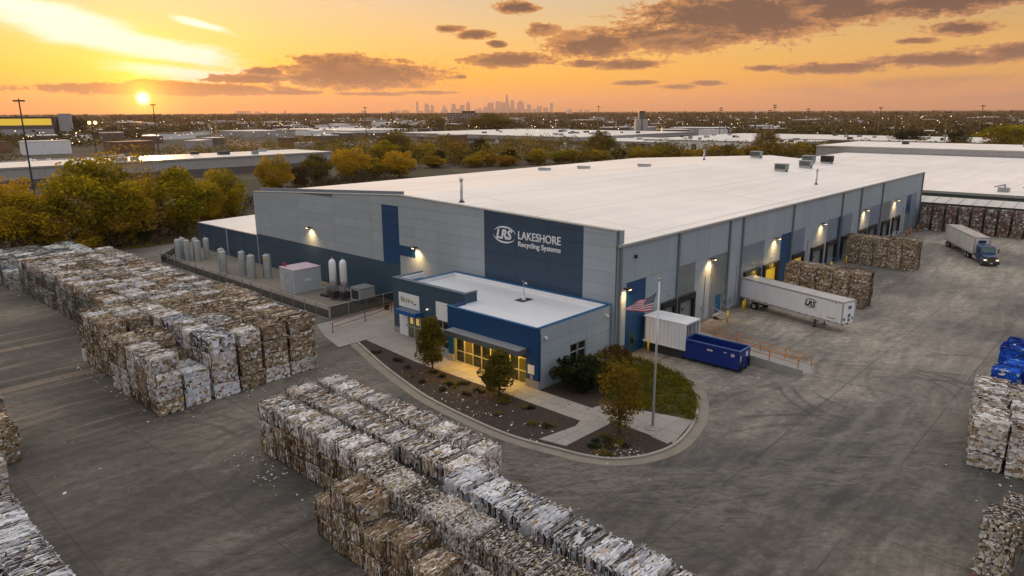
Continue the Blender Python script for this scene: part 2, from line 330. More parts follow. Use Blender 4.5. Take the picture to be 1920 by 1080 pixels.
# yard: worn concrete with joints, dragged dirt and tyre marks
def yardmat():
    m = bpy.data.materials.new('yard_concrete'); m.use_nodes = True; N = NT(m.node_tree); b = m.node_tree.nodes['Principled BSDF']
    P = N.pos(); x, y, z = N.sep(P)
    wob = N.noise(P, .06, 3, .5)
    wv = N.m('MULTIPLY', N.m('SUBTRACT', wob, .5), 6.0)
    xs = N.m('ADD', x, wv); ys = N.m('ADD', y, wv)
    s1 = N.noise(N.comb(N.m('MULTIPLY', xs, .10), N.m('MULTIPLY', ys, .75), 0.0), 1.0, 9, .70, .15)
    ra = N.m('ADD', N.m('MULTIPLY', xs, .68), N.m('MULTIPLY', ys, -.73)); rb = N.m('ADD', N.m('MULTIPLY', xs, .73), N.m('MULTIPLY', ys, .68))
    s2 = N.noise(N.comb(N.m('MULTIPLY', ra, .55), N.m('MULTIPLY', rb, 1.7), 3.0), 1.0, 9, .76, 1.3)
    s5 = N.noise(N.v('MULTIPLY', P, (1, 1.6, 1)), 7.0, 6, .75)
    s3 = N.noise(P, .045, 4, .55)
    s4 = N.noise(P, 1.7, 8, .7)
    v = N.m('ADD', N.m('ADD', N.m('MULTIPLY', s1, .36), N.m('MULTIPLY', s2, .32)), N.m('ADD', N.m('MULTIPLY', s4, .30), N.m('MULTIPLY', s5, .14)))
    c = N.ramp(v, [(.40, (.038,.036,.034)), (.50, (.080,.076,.071)), (.56, (.112,.106,.099)), (.63, (.165,.155,.143)), (.74, (.30,.278,.25))])
    wn = N.add('ShaderNodeTexWhiteNoise', noise_dimensions='2D'); N._set(wn.inputs['Vector'], N.comb(N.m('FLOOR', N.m('ADD', N.m('DIVIDE', x, 7.4), .8)), N.m('FLOOR', N.m('ADD', N.m('DIVIDE', y, 7.4), .65)), 0.0))
    sv = N.m('MULTIPLY_ADD', N.m('SUBTRACT', wn.outputs[0], .5), .22, 1.10); c = N.mix(1.0, c, N.comb(sv, sv, sv), 'MULTIPLY')
    # large patches: dark oily areas and paler scoured ones
    c = N.mix(N.m('MULTIPLY', N.smooth(s3, .42, .60), .80), N.mix(1.0, c, (.56,.555,.56), 'MULTIPLY'), N.mix(1.0, c, (1.35,1.27,1.16), 'MULTIPLY'))
    # warm pale lanes painted for low sun streaks on the left yard, along x
    lane = N.m('MULTIPLY', N.smooth(N.noise(N.comb(N.m('MULTIPLY', x, .03), N.m('MULTIPLY', N.m('ADD', y, N.m('MULTIPLY', wv, .15)), .55), 9.0), 1.0, 5, .6, .3), .52, .66),
               N.m('MULTIPLY', N.smooth(y, 44, 58), N.smooth(x, 30, 12)))
    c = N.mix(N.m('MULTIPLY', lane, .65), c, (.29,.23,.165))
    brown = N.m('MULTIPLY', N.smooth(x, 44, 22), .35)
    c = N.mix(brown, c, N.mix(1.0, c, (1.0,.90,.76), 'MULTIPLY'))
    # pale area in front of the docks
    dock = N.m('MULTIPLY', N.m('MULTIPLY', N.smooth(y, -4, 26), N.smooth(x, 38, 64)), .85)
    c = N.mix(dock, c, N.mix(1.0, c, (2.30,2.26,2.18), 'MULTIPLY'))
    # truck lane along x on the right: paired wheel tracks
    tr = None
    for yy, wd, am in ((13.5,.55,.55), (15.6,.5,.5), (17.6,.6,.4), (9.6,.7,.35), (11.4,.5,.3)):
        dd = N.m('ABSOLUTE', N.m('SUBTRACT', N.m('ADD', y, N.m('MULTIPLY', N.m('SUBTRACT', N.noise(P, .02, 2), .5), 9.0)), yy))
        q = N.m('MULTIPLY', N.m('MULTIPLY', N.smooth(dd, wd, wd*.25), am), N.smooth(s1, .40, .62))
        tr = q if tr is None else N.m('MAXIMUM', tr, q)
    tr = N.m('MULTIPLY', tr, N.smooth(x, 34, 52))
    c = N.mix(tr, c, (.20,.185,.165))
    # turning arcs of tyres
    arcs = None
    for cx, cy, r0, wd in ((60,14,7.2,.28), (60,14,8.3,.28), (61,15,5.6,.22), (40,8,13.5,.35), (40,8,15.3,.3), (13,47,8.0,.35), (13,47,9.6,.35), (24,34,12.5,.3), (66,6,11,.3), (30,62,20.,.35), (47,2,22,.4), (47,2,24,.4)):
        r = N.m('SQRT', N.m('ADD', N.m('POWER', N.m('SUBTRACT', x, cx), 2.0), N.m('POWER', N.m('SUBTRACT', y, cy), 2.0)))
        r = N.m('ADD', r, N.m('MULTIPLY', N.m('SUBTRACT', s4, .5), .3))
        q = N.smooth(N.m('ABSOLUTE', N.m('SUBTRACT', r, r0)), wd, wd*.3)
        arcs = q if arcs is None else N.m('MAXIMUM', arcs, q)
    arcs = N.m('MULTIPLY', N.m('MULTIPLY', arcs, N.smooth(N.noise(P, .13, 3), .42, .60)), .50)
    c = N.mix(arcs, c, (.045,.043,.041))
    # broad sweeping truck tracks
    sw = None
    for cx, cy, r0, wd in ((62,42,33,1.3), (62,42,35.4,1.2), (70,48,44,1.6), (70,48,47,1.4), (30,-22,38,1.5), (30,-22,41,1.3), (92,-8,26,1.2), (92,-8,28.3,1.1), (14,78,44,1.2), (14,78,46.5,1.2), (46,20,17,.9), (46,20,19,.9)):
        r = N.m('SQRT', N.m('ADD', N.m('POWER', N.m('SUBTRACT', x, cx), 2.0), N.m('POWER', N.m('SUBTRACT', y, cy), 2.0)))
        r = N.m('ADD', r, N.m('MULTIPLY', N.m('SUBTRACT', N.noise(P, .10, 3), .5), 4.0))
        q = N.smooth(N.m('ABSOLUTE', N.m('SUBTRACT', r, r0)), wd, wd*.2)
        sw = q if sw is None else N.m('MAXIMUM', sw, q)
    swm = N.m('MULTIPLY', sw, N.m('MULTIPLY', N.smooth(N.noise(P, .06, 3), .40, .58), N.smooth(s2, .36, .60)))
    c = N.mix(N.m('MULTIPLY', swm, .60), c, (.21,.19,.165))
    swd = N.m('MULTIPLY', sw, N.m('MULTIPLY', N.smooth(N.noise(P, .06, 3), .50, .36), N.smooth(s1, .60, .38)))
    c = N.mix(N.m('MULTIPLY', swd, .60), c, (.040,.037,.034))
    # slab joints
    j = None
    for c_, pt_, off in ((x, 7.4, .3), (y, 7.4, .15)):
        fr = N.m('ABSOLUTE', N.m('SUBTRACT', N.m('FRACT', N.m('ADD', N.m('DIVIDE', c_, pt_), off)), .5))
        q = N.m('LESS_THAN', fr, .0062); j = q if j is None else N.m('MAXIMUM', j, q)
    j = N.m('MULTIPLY', j, N.smooth(N.noise(P, .25, 3), .30, .50))
    c = N.mix(N.m('MULTIPLY', j, .55), c, (.035,.033,.031))
    crack = N.smooth(N.m('ABSOLUTE', N.m('SUBTRACT', N.noise(P, .16, 9, .6, .8), .5)), .006, .0015)
    c = N.mix(N.m('MULTIPLY', crack, .5), c, (.04,.038,.036))
    # oil drips
    oil = N.smooth(N.noise(P, .5, 5, .6), .66, .74); c = N.mix(N.m('MULTIPLY', oil, .55), c, (.032,.031,.030))
    N._set(b.inputs['Base Color'], c)
    N._set(b.inputs['Roughness'], N.m('ADD', .62, N.m('MULTIPLY', s4, .3))); b.inputs['Specular IOR Level'].default_value = .35
    bn = N.add('ShaderNodeBump'); bn.inputs['Strength'].default_value = .35; bn.inputs['Distance'].default_value = .03
    N._set(bn.inputs['Height'], N.m('ADD', s4, N.m('MULTIPLY', s1, .6))); N.l.new(bn.outputs[0], b.inputs['Normal'])
    return m
YARD = yardmat()
GROUND = bpy.data.materials.new('earth'); GROUND.use_nodes = True
N = NT(GROUND.node_tree); _b = GROUND.node_tree.nodes['Principled BSDF']
P_ = N.pos(); n1 = N.noise(P_, .02, 8, .65); n2 = N.noise(P_, .004, 4)
c = N.ramp(N.m('ADD', N.m('MULTIPLY', n1, .7), N.m('MULTIPLY', n2, .3)), [(.38,(.022,.019,.013)),(.47,(.045,.038,.022)),(.54,(.085,.066,.035)),(.6,(.055,.052,.022)),(.68,(.14,.125,.11))])
N._set(_b.inputs['Base Color'], c); _b.inputs['Roughness'].default_value = .95
# ------------------------------------------------------------------ ground
def sheet(name, pts, z, m, kind='structure'):
    o = MB().face([(x, y, z) for x, y in pts]).build(name, m); o['kind'] = kind; return o
sheet('ground', [(-2900,-3900),(19900,-3900),(19900,19900),(-2900,19900)], -0.06, GROUND)
sheet('yard', [(-90,-90),(157,-90),(157,127),(30,129),(-90,124)], 0.0, YARD)

# ------------------------------------------------------------------ bales
def balemat(name, cols, bright=1.0):
    m = bpy.data.materials.new(name); m.use_nodes = True; N = NT(m.node_tree); b = m.node_tree.nodes['Principled BSDF']
    r = N.rand(); tn = N.m('FRACT', N.m('ADD', N.attr('tone'), N.m('MULTIPLY', r, 7.31)))
    st = []; p = 0.0; tot = sum(wt for wt, _ in cols)
    for wt, c_ in cols: st.append((p/tot, tuple(x*bright for x in c_))); p += wt
    c = N.ramp(tn, st, 'CONSTANT')
    f = N.m('ADD', .80, N.m('MULTIPLY', N.noise(N.obj(), 3.2, 6, .7), .6))
    f = N.m('MULTIPLY', f, N.m('MULTIPLY_ADD', N.m('FRACT', N.m('MULTIPLY', r, 13.7)), .36, .86))
    c = N.mix(1.0, c, N.comb(f, f, f), 'MULTIPLY')
    st2 = N.smooth(N.noise(N.v('MULTIPLY', N.obj(), (1,4,1)), 1.6, 6, .65), .50, .70)
    c = N.mix(N.m('MULTIPLY', st2, .45), c, N.mix(1.0, c, (.55,.49,.43), 'MULTIPLY'))
    N._set(b.inputs['Base Color'], c); b.inputs['Roughness'].default_value = .8; b.inputs['Specular IOR Level'].default_value = .25
    return m
BR1, BR2, BR3, BR4 = (.195,.130,.070), (.255,.178,.105), (.135,.088,.050), (.325,.245,.165)
WH, GR, TAN = (.64,.62,.61), (.43,.41,.395), (.47,.40,.325)
BM = {
 'cardboard': balemat('bale_cardboard', [(24,BR1),(26,BR2),(11,BR3),(20,BR4),(8,WH),(5,GR),(14,TAN),(.5,(.22,.05,.035)),(.5,(.05,.10,.16)),(.6,(.36,.27,.05))]),
 'mixed': balemat('bale_mixed_paper', [(30,WH),(18,GR),(18,TAN),(8,BR2),(4,BR1),(13,BR4),(12,(.58,.57,.60)),(.8,(.24,.10,.07)),(.5,(.12,.16,.24))]),
 'white': balemat('bale_white_paper', [(40,(.60,.60,.63)),(22,(.46,.46,.49)),(13,(.34,.34,.36)),(6,TAN),(5,BR2),(5,(.62,.58,.52)),(3,(.18,.18,.20)),(.6,(.20,.24,.36)),(1.0,(.38,.33,.16)),(.5,(.28,.09,.08)),(.5,(.10,.18,.13))]),
 'shredded': balemat('bale_shredded', [(24,GR),(16,(.50,.49,.48)),(14,TAN),(13,BR2),(10,(.26,.235,.21)),(9,BR1),(6,WH),(3,(.12,.10,.09)),(.8,(.20,.08,.08)),(1.2,(.20,.19,.11)),(.8,(.16,.18,.23))]),
 'plastic': balemat('bale_clear_plastic', [(30,(.46,.46,.43)),(24,(.58,.58,.56)),(16,(.33,.34,.30)),(10,(.30,.31,.30)),(4,(.22,.28,.24)),(10,BR2),(4,WH),(2,(.30,.06,.10)),(2,(.08,.18,.30))]),
 'bottle': balemat('bale_bottles', [(20,(.16,.20,.17)),(16,(.26,.25,.23)),(12,(.08,.13,.11)),(12,BR1),(12,BR2),(10,(.36,.36,.36)),(6,(.08,.18,.20)),(5,(.26,.09,.05)),(4,(.46,.46,.47)),(3,(.22,.20,.06))]),
 'blue': balemat('bale_blue_plastic', [(40,(.008,.062,.40)),(25,(.012,.09,.52)),(15,(.006,.04,.25)),(10,(.02,.16,.60)),(3,(.50,.52,.50)),(2,(.40,.42,.20))]),
 'scrap': balemat('bale_scrap', [(18,(.14,.060,.045)),(22,(.12,.085,.060)),(20,(.18,.12,.08)),(12,(.38,.37,.38)),(14,(.24,.21,.18)),(6,(.54,.54,.56)),(8,(.07,.06,.05))]),
}
BCORE = mat('bale_core', (.040,.030,.022), .95, .3, 5)
def bale_mesh(kind, seed, W=2.1, L=1.8, H=1.2, fl=(.13,.55), lay=(.04,.075), cap=(.09,.26), ncap=70, rough=.034):
    rg = random.Random(seed); V = []; F = []; TN = []; MI = []
    def quad(a, b_, c_, d_, tn, mi=0):
        i = len(V); V.extend((a, b_, c_, d_)); F.append((i, i+1, i+2, i+3)); TN.append(tn); MI.append(mi)
    x0, x1, y0, y1 = -W/2+.07, W/2-.07, -L/2+.06, L/2-.06; zb, zt = .0, H-.07
    P = [(x0,y0,zb),(x1,y0,zb),(x1,y1,zb),(x0,y1,zb),(x0,y0,zt),(x1,y0,zt),(x1,y1,zt),(x0,y1,zt)]
    for q in ((4,5,6,7),(0,1,5,4),(1,2,6,5),(2,3,7,6),(3,0,4,7)): quad(*[P[i] for i in q], .5, 1)
    bul = [rg.uniform(-.03, .04) for _ in range(12)]
    cw, cl = (.16, .12) if kind in ('shredded', 'bottle') else ((.45, .24) if kind in ('plastic', 'white', 'mixed') else (.30, .16))
    cell = {}
    def ctone(face, s, y):
        if rg.random() < .48: return rg.random()
        key = (face, int((s + 5 + .3*math.sin(y*9+face))/cw), int((y + 5 + .2*math.sin(s*7))/cl))
        if key not in cell: cell[key] = rg.random()
        return cell[key]
    def surf(face, s, y, o):      # s runs along the face
        k = bul[int((y/L+.5)*5.99) % 6] if face == 0 else bul[6+int((y/L+.5)*5.99) % 6]
        o = o + k - .13*max(0, abs(y)/(L/2)-(.80 if kind == 'shredded' else .66))**1.5*6
        if face == 0: return (s, y, H - .05 + o - .10*max(0, abs(s)/(W/2)-.80)**1.5*9)
        sg = -1 if face == 1 else 1
        return (sg*(W/2 - .05 + o - .10*max(0, abs(s/H-.5)*2-.80)**1.5*9), y, s)
    y = -L/2+.02
    while y < L/2-.03:
        dy = rg.uniform(*lay)
        for face in (0, 1, 2):
            s = -W/2 if face == 0 else .01; end = W/2 if face == 0 else H-.02
            lo = rg.uniform(-.025, .025)
            while s < end-.02:
                wd = rg.uniform(*fl); e = min(end, s+wd)
                if rg.random() > .05:
                    tn = ctone(face, (s+e)/2, y); o0 = lo + rg.uniform(-rough, rough*.6); o1 = o0 + rg.uniform(-.02, rough*1.15)
                    if rg.random() < .05: o1 += rg.uniform(.03, .12)
                    m_ = s + (e-s)*rg.uniform(.35, .65); j = lambda: rg.uniform(-.018, .018)
                    yy0 = y - rg.uniform(0, .03); yy1 = y + dy + rg.uniform(0, .02)
                    a = [surf(face, s+j(), yy0+j(), o0+j()*.6), surf(face, m_, yy0+j(), o0+j()), surf(face, e+j(), yy0+j(), o0+j()*.6)]
                    b_ = [surf(face, s+j(), yy1+j(), o1+j()*.6), surf(face, m_, yy1+j(), o1+j()), surf(face, e+j(), yy1+j(), o1+j()*.6)]
                    if face == 2: quad(a[1], a[0], b_[0], b_[1], tn); quad(a[2], a[1], b_[1], b_[2], tn)
                    else: quad(a[0], a[1], b_[1], b_[0], tn); quad(a[1], a[2], b_[2], b_[1], tn)
                s = e
        y += dy
    for sg in (-1, 1):            # flat sheets seen on the pressed ends
        nx, nz = max(3, int(W/.24)), max(3, int(H/.24))
        cells = [(ix, iz) for ix in range(nx) for iz in range(nz)] + [(rg.uniform(0, nx-1), rg.uniform(0, nz-1)) for _ in range(ncap - nx*nz)]
        for ix, iz in cells:
            cx = -W/2 + (ix+.5)*W/nx + rg.uniform(-.06,.06); cz = (iz+.5)*H/nz + rg.uniform(-.06,.06)
            rx = rg.uniform(*cap)*rg.uniform(.8,1.8); rz = rg.uniform(*cap); o = rg.uniform(-.03, .045); th = rg.uniform(0, 6.28); tn = rg.random()
            if isinstance(ix, int): rx = max(rx, .17); rz = max(rz, .17); o -= .03
            tx, tz = rg.uniform(-.18, .18), rg.uniform(-.18, .18); pts = []
            for k in range(6):
                a_ = th + k*1.047 + rg.uniform(-.3, .3); f_ = rg.uniform(.7, 1.15)
                px = max(-W/2+.01, min(W/2-.01, cx+math.cos(a_)*rx*f_)); pz = max(.01, min(H-.02, cz+math.sin(a_)*rz*f_))
                pts.append((px, sg*(L/2-.02+o+tx*(px-cx)+tz*(pz-cz)), pz))
            if sg > 0: pts = pts[::-1]
            quad(pts[0], pts[1], pts[2], pts[3], tn); quad(pts[0], pts[3], pts[4], pts[5], tn)
    if kind not in ('shredded', 'bottle'):
        for _ in range(15 if kind in ('mixed', 'white', 'plastic') else 9):      # larger crumpled sheets lying over the strata
            face = rg.choice((0, 0, 0, 1, 2)); tn = rg.random()
            ln = W if face == 0 else H; ws = rg.uniform(.28, .75); hs = rg.uniform(.16, .42)
            cs = rg.uniform(-W/2+ws/2, W/2-ws/2) if face == 0 else rg.uniform(.1+ws/4, max(.2+ws/4, H-.1-ws/4)); cy = rg.uniform(-L/2+hs/2, L/2-hs/2)
            if face: ws *= .6
            grid = {}
            for a in range(5):
                for b_ in range(4):
                    ss = cs + (a/4-.5)*ws + rg.uniform(-.03,.03); yy = cy + (b_/3-.5)*hs + rg.uniform(-.03,.03)
                    if face: ss = max(.02, min(H-.04, ss))
                    grid[a, b_] = surf(face, ss, yy, .025 + rg.uniform(-.03, .05) - (.04 if a in (0, 4) or b_ in (0, 3) else 0))
            for a in range(4):
                for b_ in range(3):
                    if (a in (0, 3)) and (b_ in (0, 2)) and rg.random() < .5: continue
                    q = (grid[a,b_], grid[a+1,b_], grid[a+1,b_+1], grid[a,b_+1]); quad(*(q if face != 2 else q[::-1]), tn)
    for _ in range(26):           # torn tatters sticking out along the edges
        sx = rg.choice((-1, 1)); yy = rg.uniform(-L/2, L/2); zz = rg.choice((H-.05, H-.05, rg.uniform(.1, H))); l_ = rg.uniform(.06, .2)
        b0 = Vector((sx*(W/2-.06), yy, zz)); dv = Vector((sx*rg.uniform(.2,1), rg.uniform(-.6,.6), rg.uniform(-.6,.9))).normalized()*l_
        sd_ = Vector((rg.uniform(-.1,.1), rg.uniform(.04,.12), rg.uniform(-.05,.05)))
        quad(tuple(b0), tuple(b0+sd_), tuple(b0+sd_*.8+dv), tuple(b0+dv*1.1), rg.random())
    return np_mesh(kind+'_bale', V, F, [BM[kind], BCORE], TN, MI)
PAR = {'cardboard': dict(fl=(.09,.40), lay=(.032,.060), cap=(.06,.17), ncap=150), 'mixed': dict(fl=(.10,.50), lay=(.035,.065), cap=(.07,.20), ncap=130), 'white': dict(fl=(.12,.6), rough=.055), 'shredded': dict(fl=(.07,.22), lay=(.03,.06), cap=(.05,.14), ncap=110, rough=.05),
       'plastic': dict(fl=(.2,.7), lay=(.07,.13), rough=.08, cap=(.12,.35)), 'bottle': dict(fl=(.08,.25), lay=(.05,.09), cap=(.06,.16), ncap=100),
       'blue': dict(fl=(.15,.6), rough=.05), 'scrap': dict(fl=(.15,.6), lay=(.06,.11), cap=(.12,.34))}
BMESH = {k: [bale_mesh(k, hash((i, len(k), ord(k[0]))) & 0xffff, **PAR[k]) for i in range(5 if k in ('cardboard','mixed','white') else 3)] for k in PAR}
KN = {'cardboard': ('cardboard_bale', 'brown cardboard bale'), 'mixed': ('mixed_paper_bale', 'white-tan bale'), 'white': ('white_paper_bale', 'greyish white bale'),
      'shredded': ('shredded_paper_bale', 'speckled grey bale'), 'plastic': ('clear_plastic_bale', 'milky plastic bale'), 'bottle': ('bottle_bale', 'dark green-brown bale'),
      'blue': ('blue_plastic_bale', 'bright blue bale'), 'scrap': ('scrap_bale', 'rusty silver bale')}
ORD = ['first','second','third','fourth','fifth','sixth','seventh','eighth','ninth','tenth','eleventh','twelfth','thirteenth','fourteenth','fifteenth','sixteenth','seventeenth','eighteenth','nineteenth','twentieth']
def bale(kind, cx, cy, z, W, L, H, label, group, turn=False, jit=.04):
    me = random.choice(BMESH[kind])
    o = link(KN[kind][0], me)
    o.location = (cx + random.uniform(-jit, jit), cy + random.uniform(-jit, jit)*.6, z)
    s = random.uniform(.955, 1.02)
    o.rotation_euler = (random.uniform(-.008,.008), random.uniform(-.012,.012), (math.pi/2 if turn else 0) + random.choice((0, math.pi)) + random.uniform(-.03, .03))
    o.scale = ((L if turn else W)/2.1*s, (W if turn else L)/1.8*random.uniform(.985,1.01), H/1.2*random.uniform(.99, 1.045))
    tag(o, KN[kind][1] + ', ' + label, 'bale', group); return o
LAY = {1: ['only'], 2: ['bottom','top'], 3: ['bottom','middle','top'], 4: ['bottom','second','third','top']}
def stack(kind, x0, x1, y0, y1, layers, H, label, group, turn=False, kinds=None, skip=(), gap=.07):
    for k in range(layers):
        if k in skip: continue
        kd = kinds(k) if kinds else kind
        bale(kd, (x0+x1)/2, (y0+y1)/2, k*H, abs(x1-x0)-gap, abs(y1-y0)-gap, H*random.uniform(.985,1.0), f'{LAY[layers][k]} layer, {label}', group, turn)
def row(kind, x0, x1, ystart, pitch, n, layers, H, rowname, group, shell=False, dx=0.0, dH=0.0, kinds=None, endname='far'):
    for i in range(n):
        ya = ystart - i*pitch; yb = ya - pitch + (random.uniform(.0, .03) if kind in ('shredded', 'white') else random.uniform(.03, .10))
        sk = () if not shell or i in (0, n-1) else tuple(range(layers-1))
        off = random.uniform(-.08, .08) + dx*i
        stack(kind, x0+off, x1+off, ya, yb, layers, H*random.uniform(.985,1.02), f'{ORD[i]} from {endname} end, {rowname}', group, skip=sk, kinds=kinds, gap=.02 if kind == 'shredded' else (.05 if kind == 'white' else .09))
G1 = 'bales in the long rows beside the driveway'
row('mixed', 20.95, 22.92, 42.75, 1.78, 7, 3, 1.23, 'long left row', G1, kinds=lambda k: random.choice(('mixed','mixed','cardboard')) if k == 2 else random.choice(('cardboard','cardboard','mixed')))
row('shredded', 19.95, 21.95, 30.25, 1.9, 9, 3, 1.23, 'speckled row', G1, dx=-.07)
row('mixed', 23.36, 25.5, 43.6, 1.83, 10, 3, 1.23, 'middle row', G1, shell=True, kinds=lambda k: 'mixed')
row('white', 22.55, 24.75, 25.9, 1.85, 8, 3, 1.23, 'white row', G1, dx=-.06)
row('mixed', 26.0, 27.85, 43.3, 1.72, 10, 3, 1.23, 'right row by driveway', G1, shell=True, dx=-.03)
G2 = 'brown bales in the short front stack'
stack('cardboard', 17.85, 19.85, 29.6, 28.3, 3, 1.23, 'far stack of short brown heap', G2)
stack('cardboard', 17.8, 19.85, 28.25, 26.85, 3, 1.23, 'near full stack of short brown heap', G2)
stack('cardboard', 18.0, 20.0, 31.3, 29.75, 2, 1.23, 'low far end of short brown heap', G2)
stack('cardboard', 17.75, 19.7, 26.8, 25.1, 2, 1.23, 'yellow strewn step of short brown heap', G2)
stack('cardboard', 17.6, 19.7, 24.75, 22.95, 2, 1.56, 'near end of short brown heap', G2)
stack('cardboard', 17.5, 19.6, 22.85, 21.1, 2, 1.3, 'cut off near end of short brown heap', G2)
# left block in front of the tanks
G3 = 'bales in the big left block'
colx = [(18.45,20.6,4.5,'cardboard'),(22.95,25.2,5.0,'mixed'),(25.35,27.45,5.0,'cardboard'),(27.6,29.95,4.95,'cardboard'),(30.1,32.85,4.9,'cardboard')]
for ci, (x0, x1, h, kd) in enumerate(colx):
    n = 5 if ci == 0 else 6
    for i in range(n):
        ya = 53.7 + i*1.9 + (0.12*ci if ci else 0); sk = () if (i == 0 or ci == 0 or (ci == 1)) else ((0,1,2) if ci != 4 else ())
        stack(kd, x0, x1, ya, ya+1.86, 4, h/4*random.uniform(.98,1.02), f'{ORD[i]} back, {ORD[ci]} column, near left block', G3, gap=.12, skip=sk,
              kinds=(lambda k, ci=ci, i=i: ('white' if ci == 1 and random.random() < .35 else 'mixed') if ci == 1 else ('mixed' if random.random() < (.45 if ci == 0 else .25) else 'cardboard')))
for i in range(2): stack('white', 20.75, 22.85, 53.9+i*1.9, 55.75+i*1.9, 2, 1.38, f'{ORD[i]} back in low gap, near left block', G3)
stack('cardboard', 20.7, 22.9, 57.7, 59.5, 3, 1.15, 'third back in low gap, near left block', G3)
for i in range(2): stack('cardboard', 20.7, 22.8, 59.6+i*1.9, 61.4+i*1.9, 4, 1.13, f'{ORD[3+i]} back in low gap, near left block', G3)
for r_ in range(4):
    for c_ in range(7):
        x0 = 18.95 + c_*2.12; ya = 65.4 + r_*1.86; sk = () if (r_ == 0 or c_ == 0) else (0,1,2)
        stack('cardboard', x0, x0+2.06, ya, ya+1.82, 4, 1.215, f'{ORD[r_]} row, {ORD[c_]} column, middle left block', G3, gap=.15, skip=sk, kinds=lambda k: 'mixed' if random.random() < (.30 if k == 3 else .12) else 'cardboard')  # pale bales likelier in the top layer, imitating light on the tops
for r_ in range(17):
    for c_ in range(5):
        x0 = 22.5 + c_*2.26; ya = 75.4 + r_*1.9; sk = () if (r_ == 0 or c_ == 0) else (0,1,2)
        if c_ == 0 and r_ in (5, 9): x0 += .35
        stack('cardboard', x0, x0+2.2, ya, ya+1.84, 4, 1.1*random.uniform(.98,1.025), f'{ORD[r_]} row, {ORD[c_]} column, far left block', G3, gap=.17, skip=sk,
              kinds=lambda k, c_=c_: ('bottle' if c_ == 0 and k < 3 else ('mixed' if random.random() < .62 else 'cardboard')))  # large share of pale bales stands in for light on the tops
G4 = 'clear plastic bales behind the far left block'
for r_ in range(6):
    for c_ in range(5):
        if r_ < 1 and c_ > 2: continue
        lay = 2 if (r_ + c_) % 4 == 0 else 3
        stack('plastic', 21.6+c_*2.25, 23.8+c_*2.25, 109.5+r_*2.0, 111.4+r_*2.0, lay, 1.25, f'{ORD[r_]} row, {ORD[c_]} column beyond far left block', G4, skip=() if c_ == 0 or r_ == 0 else tuple(range(lay-1)))
# piles cut by the left edge of the frame
G5 = 'bales at the left margin of the yard'
stack('cardboard', 7.6, 9.7, 53.4, 55.3, 2, 1.22, 'near stack at the left margin heap', G5)
stack('cardboard', 7.9, 9.8, 55.5, 57.3, 2, 1.22, 'second stack at the left margin heap', G5)
stack('cardboard', 8.0, 10.0, 57.5, 59.3, 3, 1.15, 'third stack at the left margin heap', G5)
stack('cardboard', 8.1, 10.1, 59.5, 61.3, 3, 1.15, 'fourth stack at the left margin heap', G5)
stack('mixed', 6.0, 7.95, 48.6, 50.4, 2, 1.15, 'lone stack between left margin heap and white row', G5)
row('white', 4.9, 6.85, 42.6, 1.8, 8, 3, 1.0, 'white row at lower left', G5)
row('white', 2.8, 4.8, 42.2, 1.8, 6, 3, 1.0, 'outer white row at lower left', G5, shell=True)
# right edge piles
G6 = 'bales in the right hand heap'
for r_ in range(5):
    for c_ in range(3):
        x0 = 51.0 + r_*1.86; y1 = 6.95 - c_*2.08 + r_*.32
        stack('mixed', x0, x0+1.8, y1-2.02, y1, 3, 1.11*(1, .95, .99, 1.03, 1.0)[r_]*random.uniform(.98,1.02), f'{ORD[r_]} row, {ORD[c_]} column of right heap', G6, turn=True, skip=() if (r_ == 0 or c_ == 0) else (0,1))
for i, (x0, y1, lay) in enumerate(((62.7,5.4,1),(65.5,8.2,2),(66.0,6.1,2),(67.8,7.7,2),(72.7,8.7,2),(72.9,6.6,2),(74.9,8.6,2),(64.0,3.4,2))):
    stack('blue', x0, x0+1.9, y1-2.0, y1, lay, 1.14, f'{ORD[i]} stack counted back from the white heap', 'blue bales behind the right heap', turn=True)
for i, (x0, y1, lay) in enumerate(((37.7,4.15,3),(39.9,2.0,3),(42.0,4.15-.4,2),(35.5,1.9,2))):
    stack('shredded' if i != 1 else 'mixed', x0, x0+1.9, y1-1.55, y1, lay, 1.18, f'{ORD[i]} stack of the lower right corner group', 'bales at the lower right corner', turn=True)
# stacks standing between the docks
for nm, x0, y0, n, hh, ti in (('dock stack beside trailer', 85.9, 23.8, 5, 1.04, 0), ('dock stack nearer truck', 111.9, 24.9, 5, 1.05, 1)):
    for i in range(n):
        for c_ in range(2):
            stack('cardboard', x0+c_*1.45, x0+c_*1.45+1.4, y0+i*1.92, y0+i*1.92+1.88, 4, hh, f'{ORD[i]} from yard end, {"near" if c_ == 0 else "far"} side, {nm}', 'bales in the two dock stacks', turn=True, gap=.0, skip=() if (i == 0 or c_ == 0) else (0,1,2))
# far stacks along the neighbouring building
for i in range(12):
    y1 = 34.4 - i*2.12
    stack('scrap', 153.2, 155.0, y1-1.82, y1, 4, 1.2, f'{ORD[i]} stack from the warehouse corner', 'scrap bales along the green wall', turn=True)
# ------------------------------------------------------------------ lettering helper
def text_mesh(name, body, size, m, depth=.03, bold=0.0, shear=0.0, align='LEFT'):
    cu = bpy.data.curves.new(name, 'FONT'); cu.body = body; cu.size = size; cu.extrude = depth; cu.offset = bold; cu.shear = shear; cu.align_x = align; cu.resolution_u = 3
    tmp = bpy.data.objects.new(name, cu); COL.objects.link(tmp)
    dg = bpy.context.evaluated_depsgraph_get(); me = bpy.data.meshes.new_from_object(tmp.evaluated_get(dg))
    bpy.data.objects.remove(tmp); bpy.data.curves.remove(cu)
    me.name = name; me.materials.clear(); me.materials.append(m)
    xs = [v.co.x for v in me.vertices]; me['w'] = max(xs) - min(xs); me['x0'] = min(xs); return me
def face_rot(direction):      # rotation for text lying in a vertical wall seen from `direction`
    return {'-x': (math.pi/2, 0, -math.pi/2), '-y': (math.pi/2, 0, 0)}[direction]
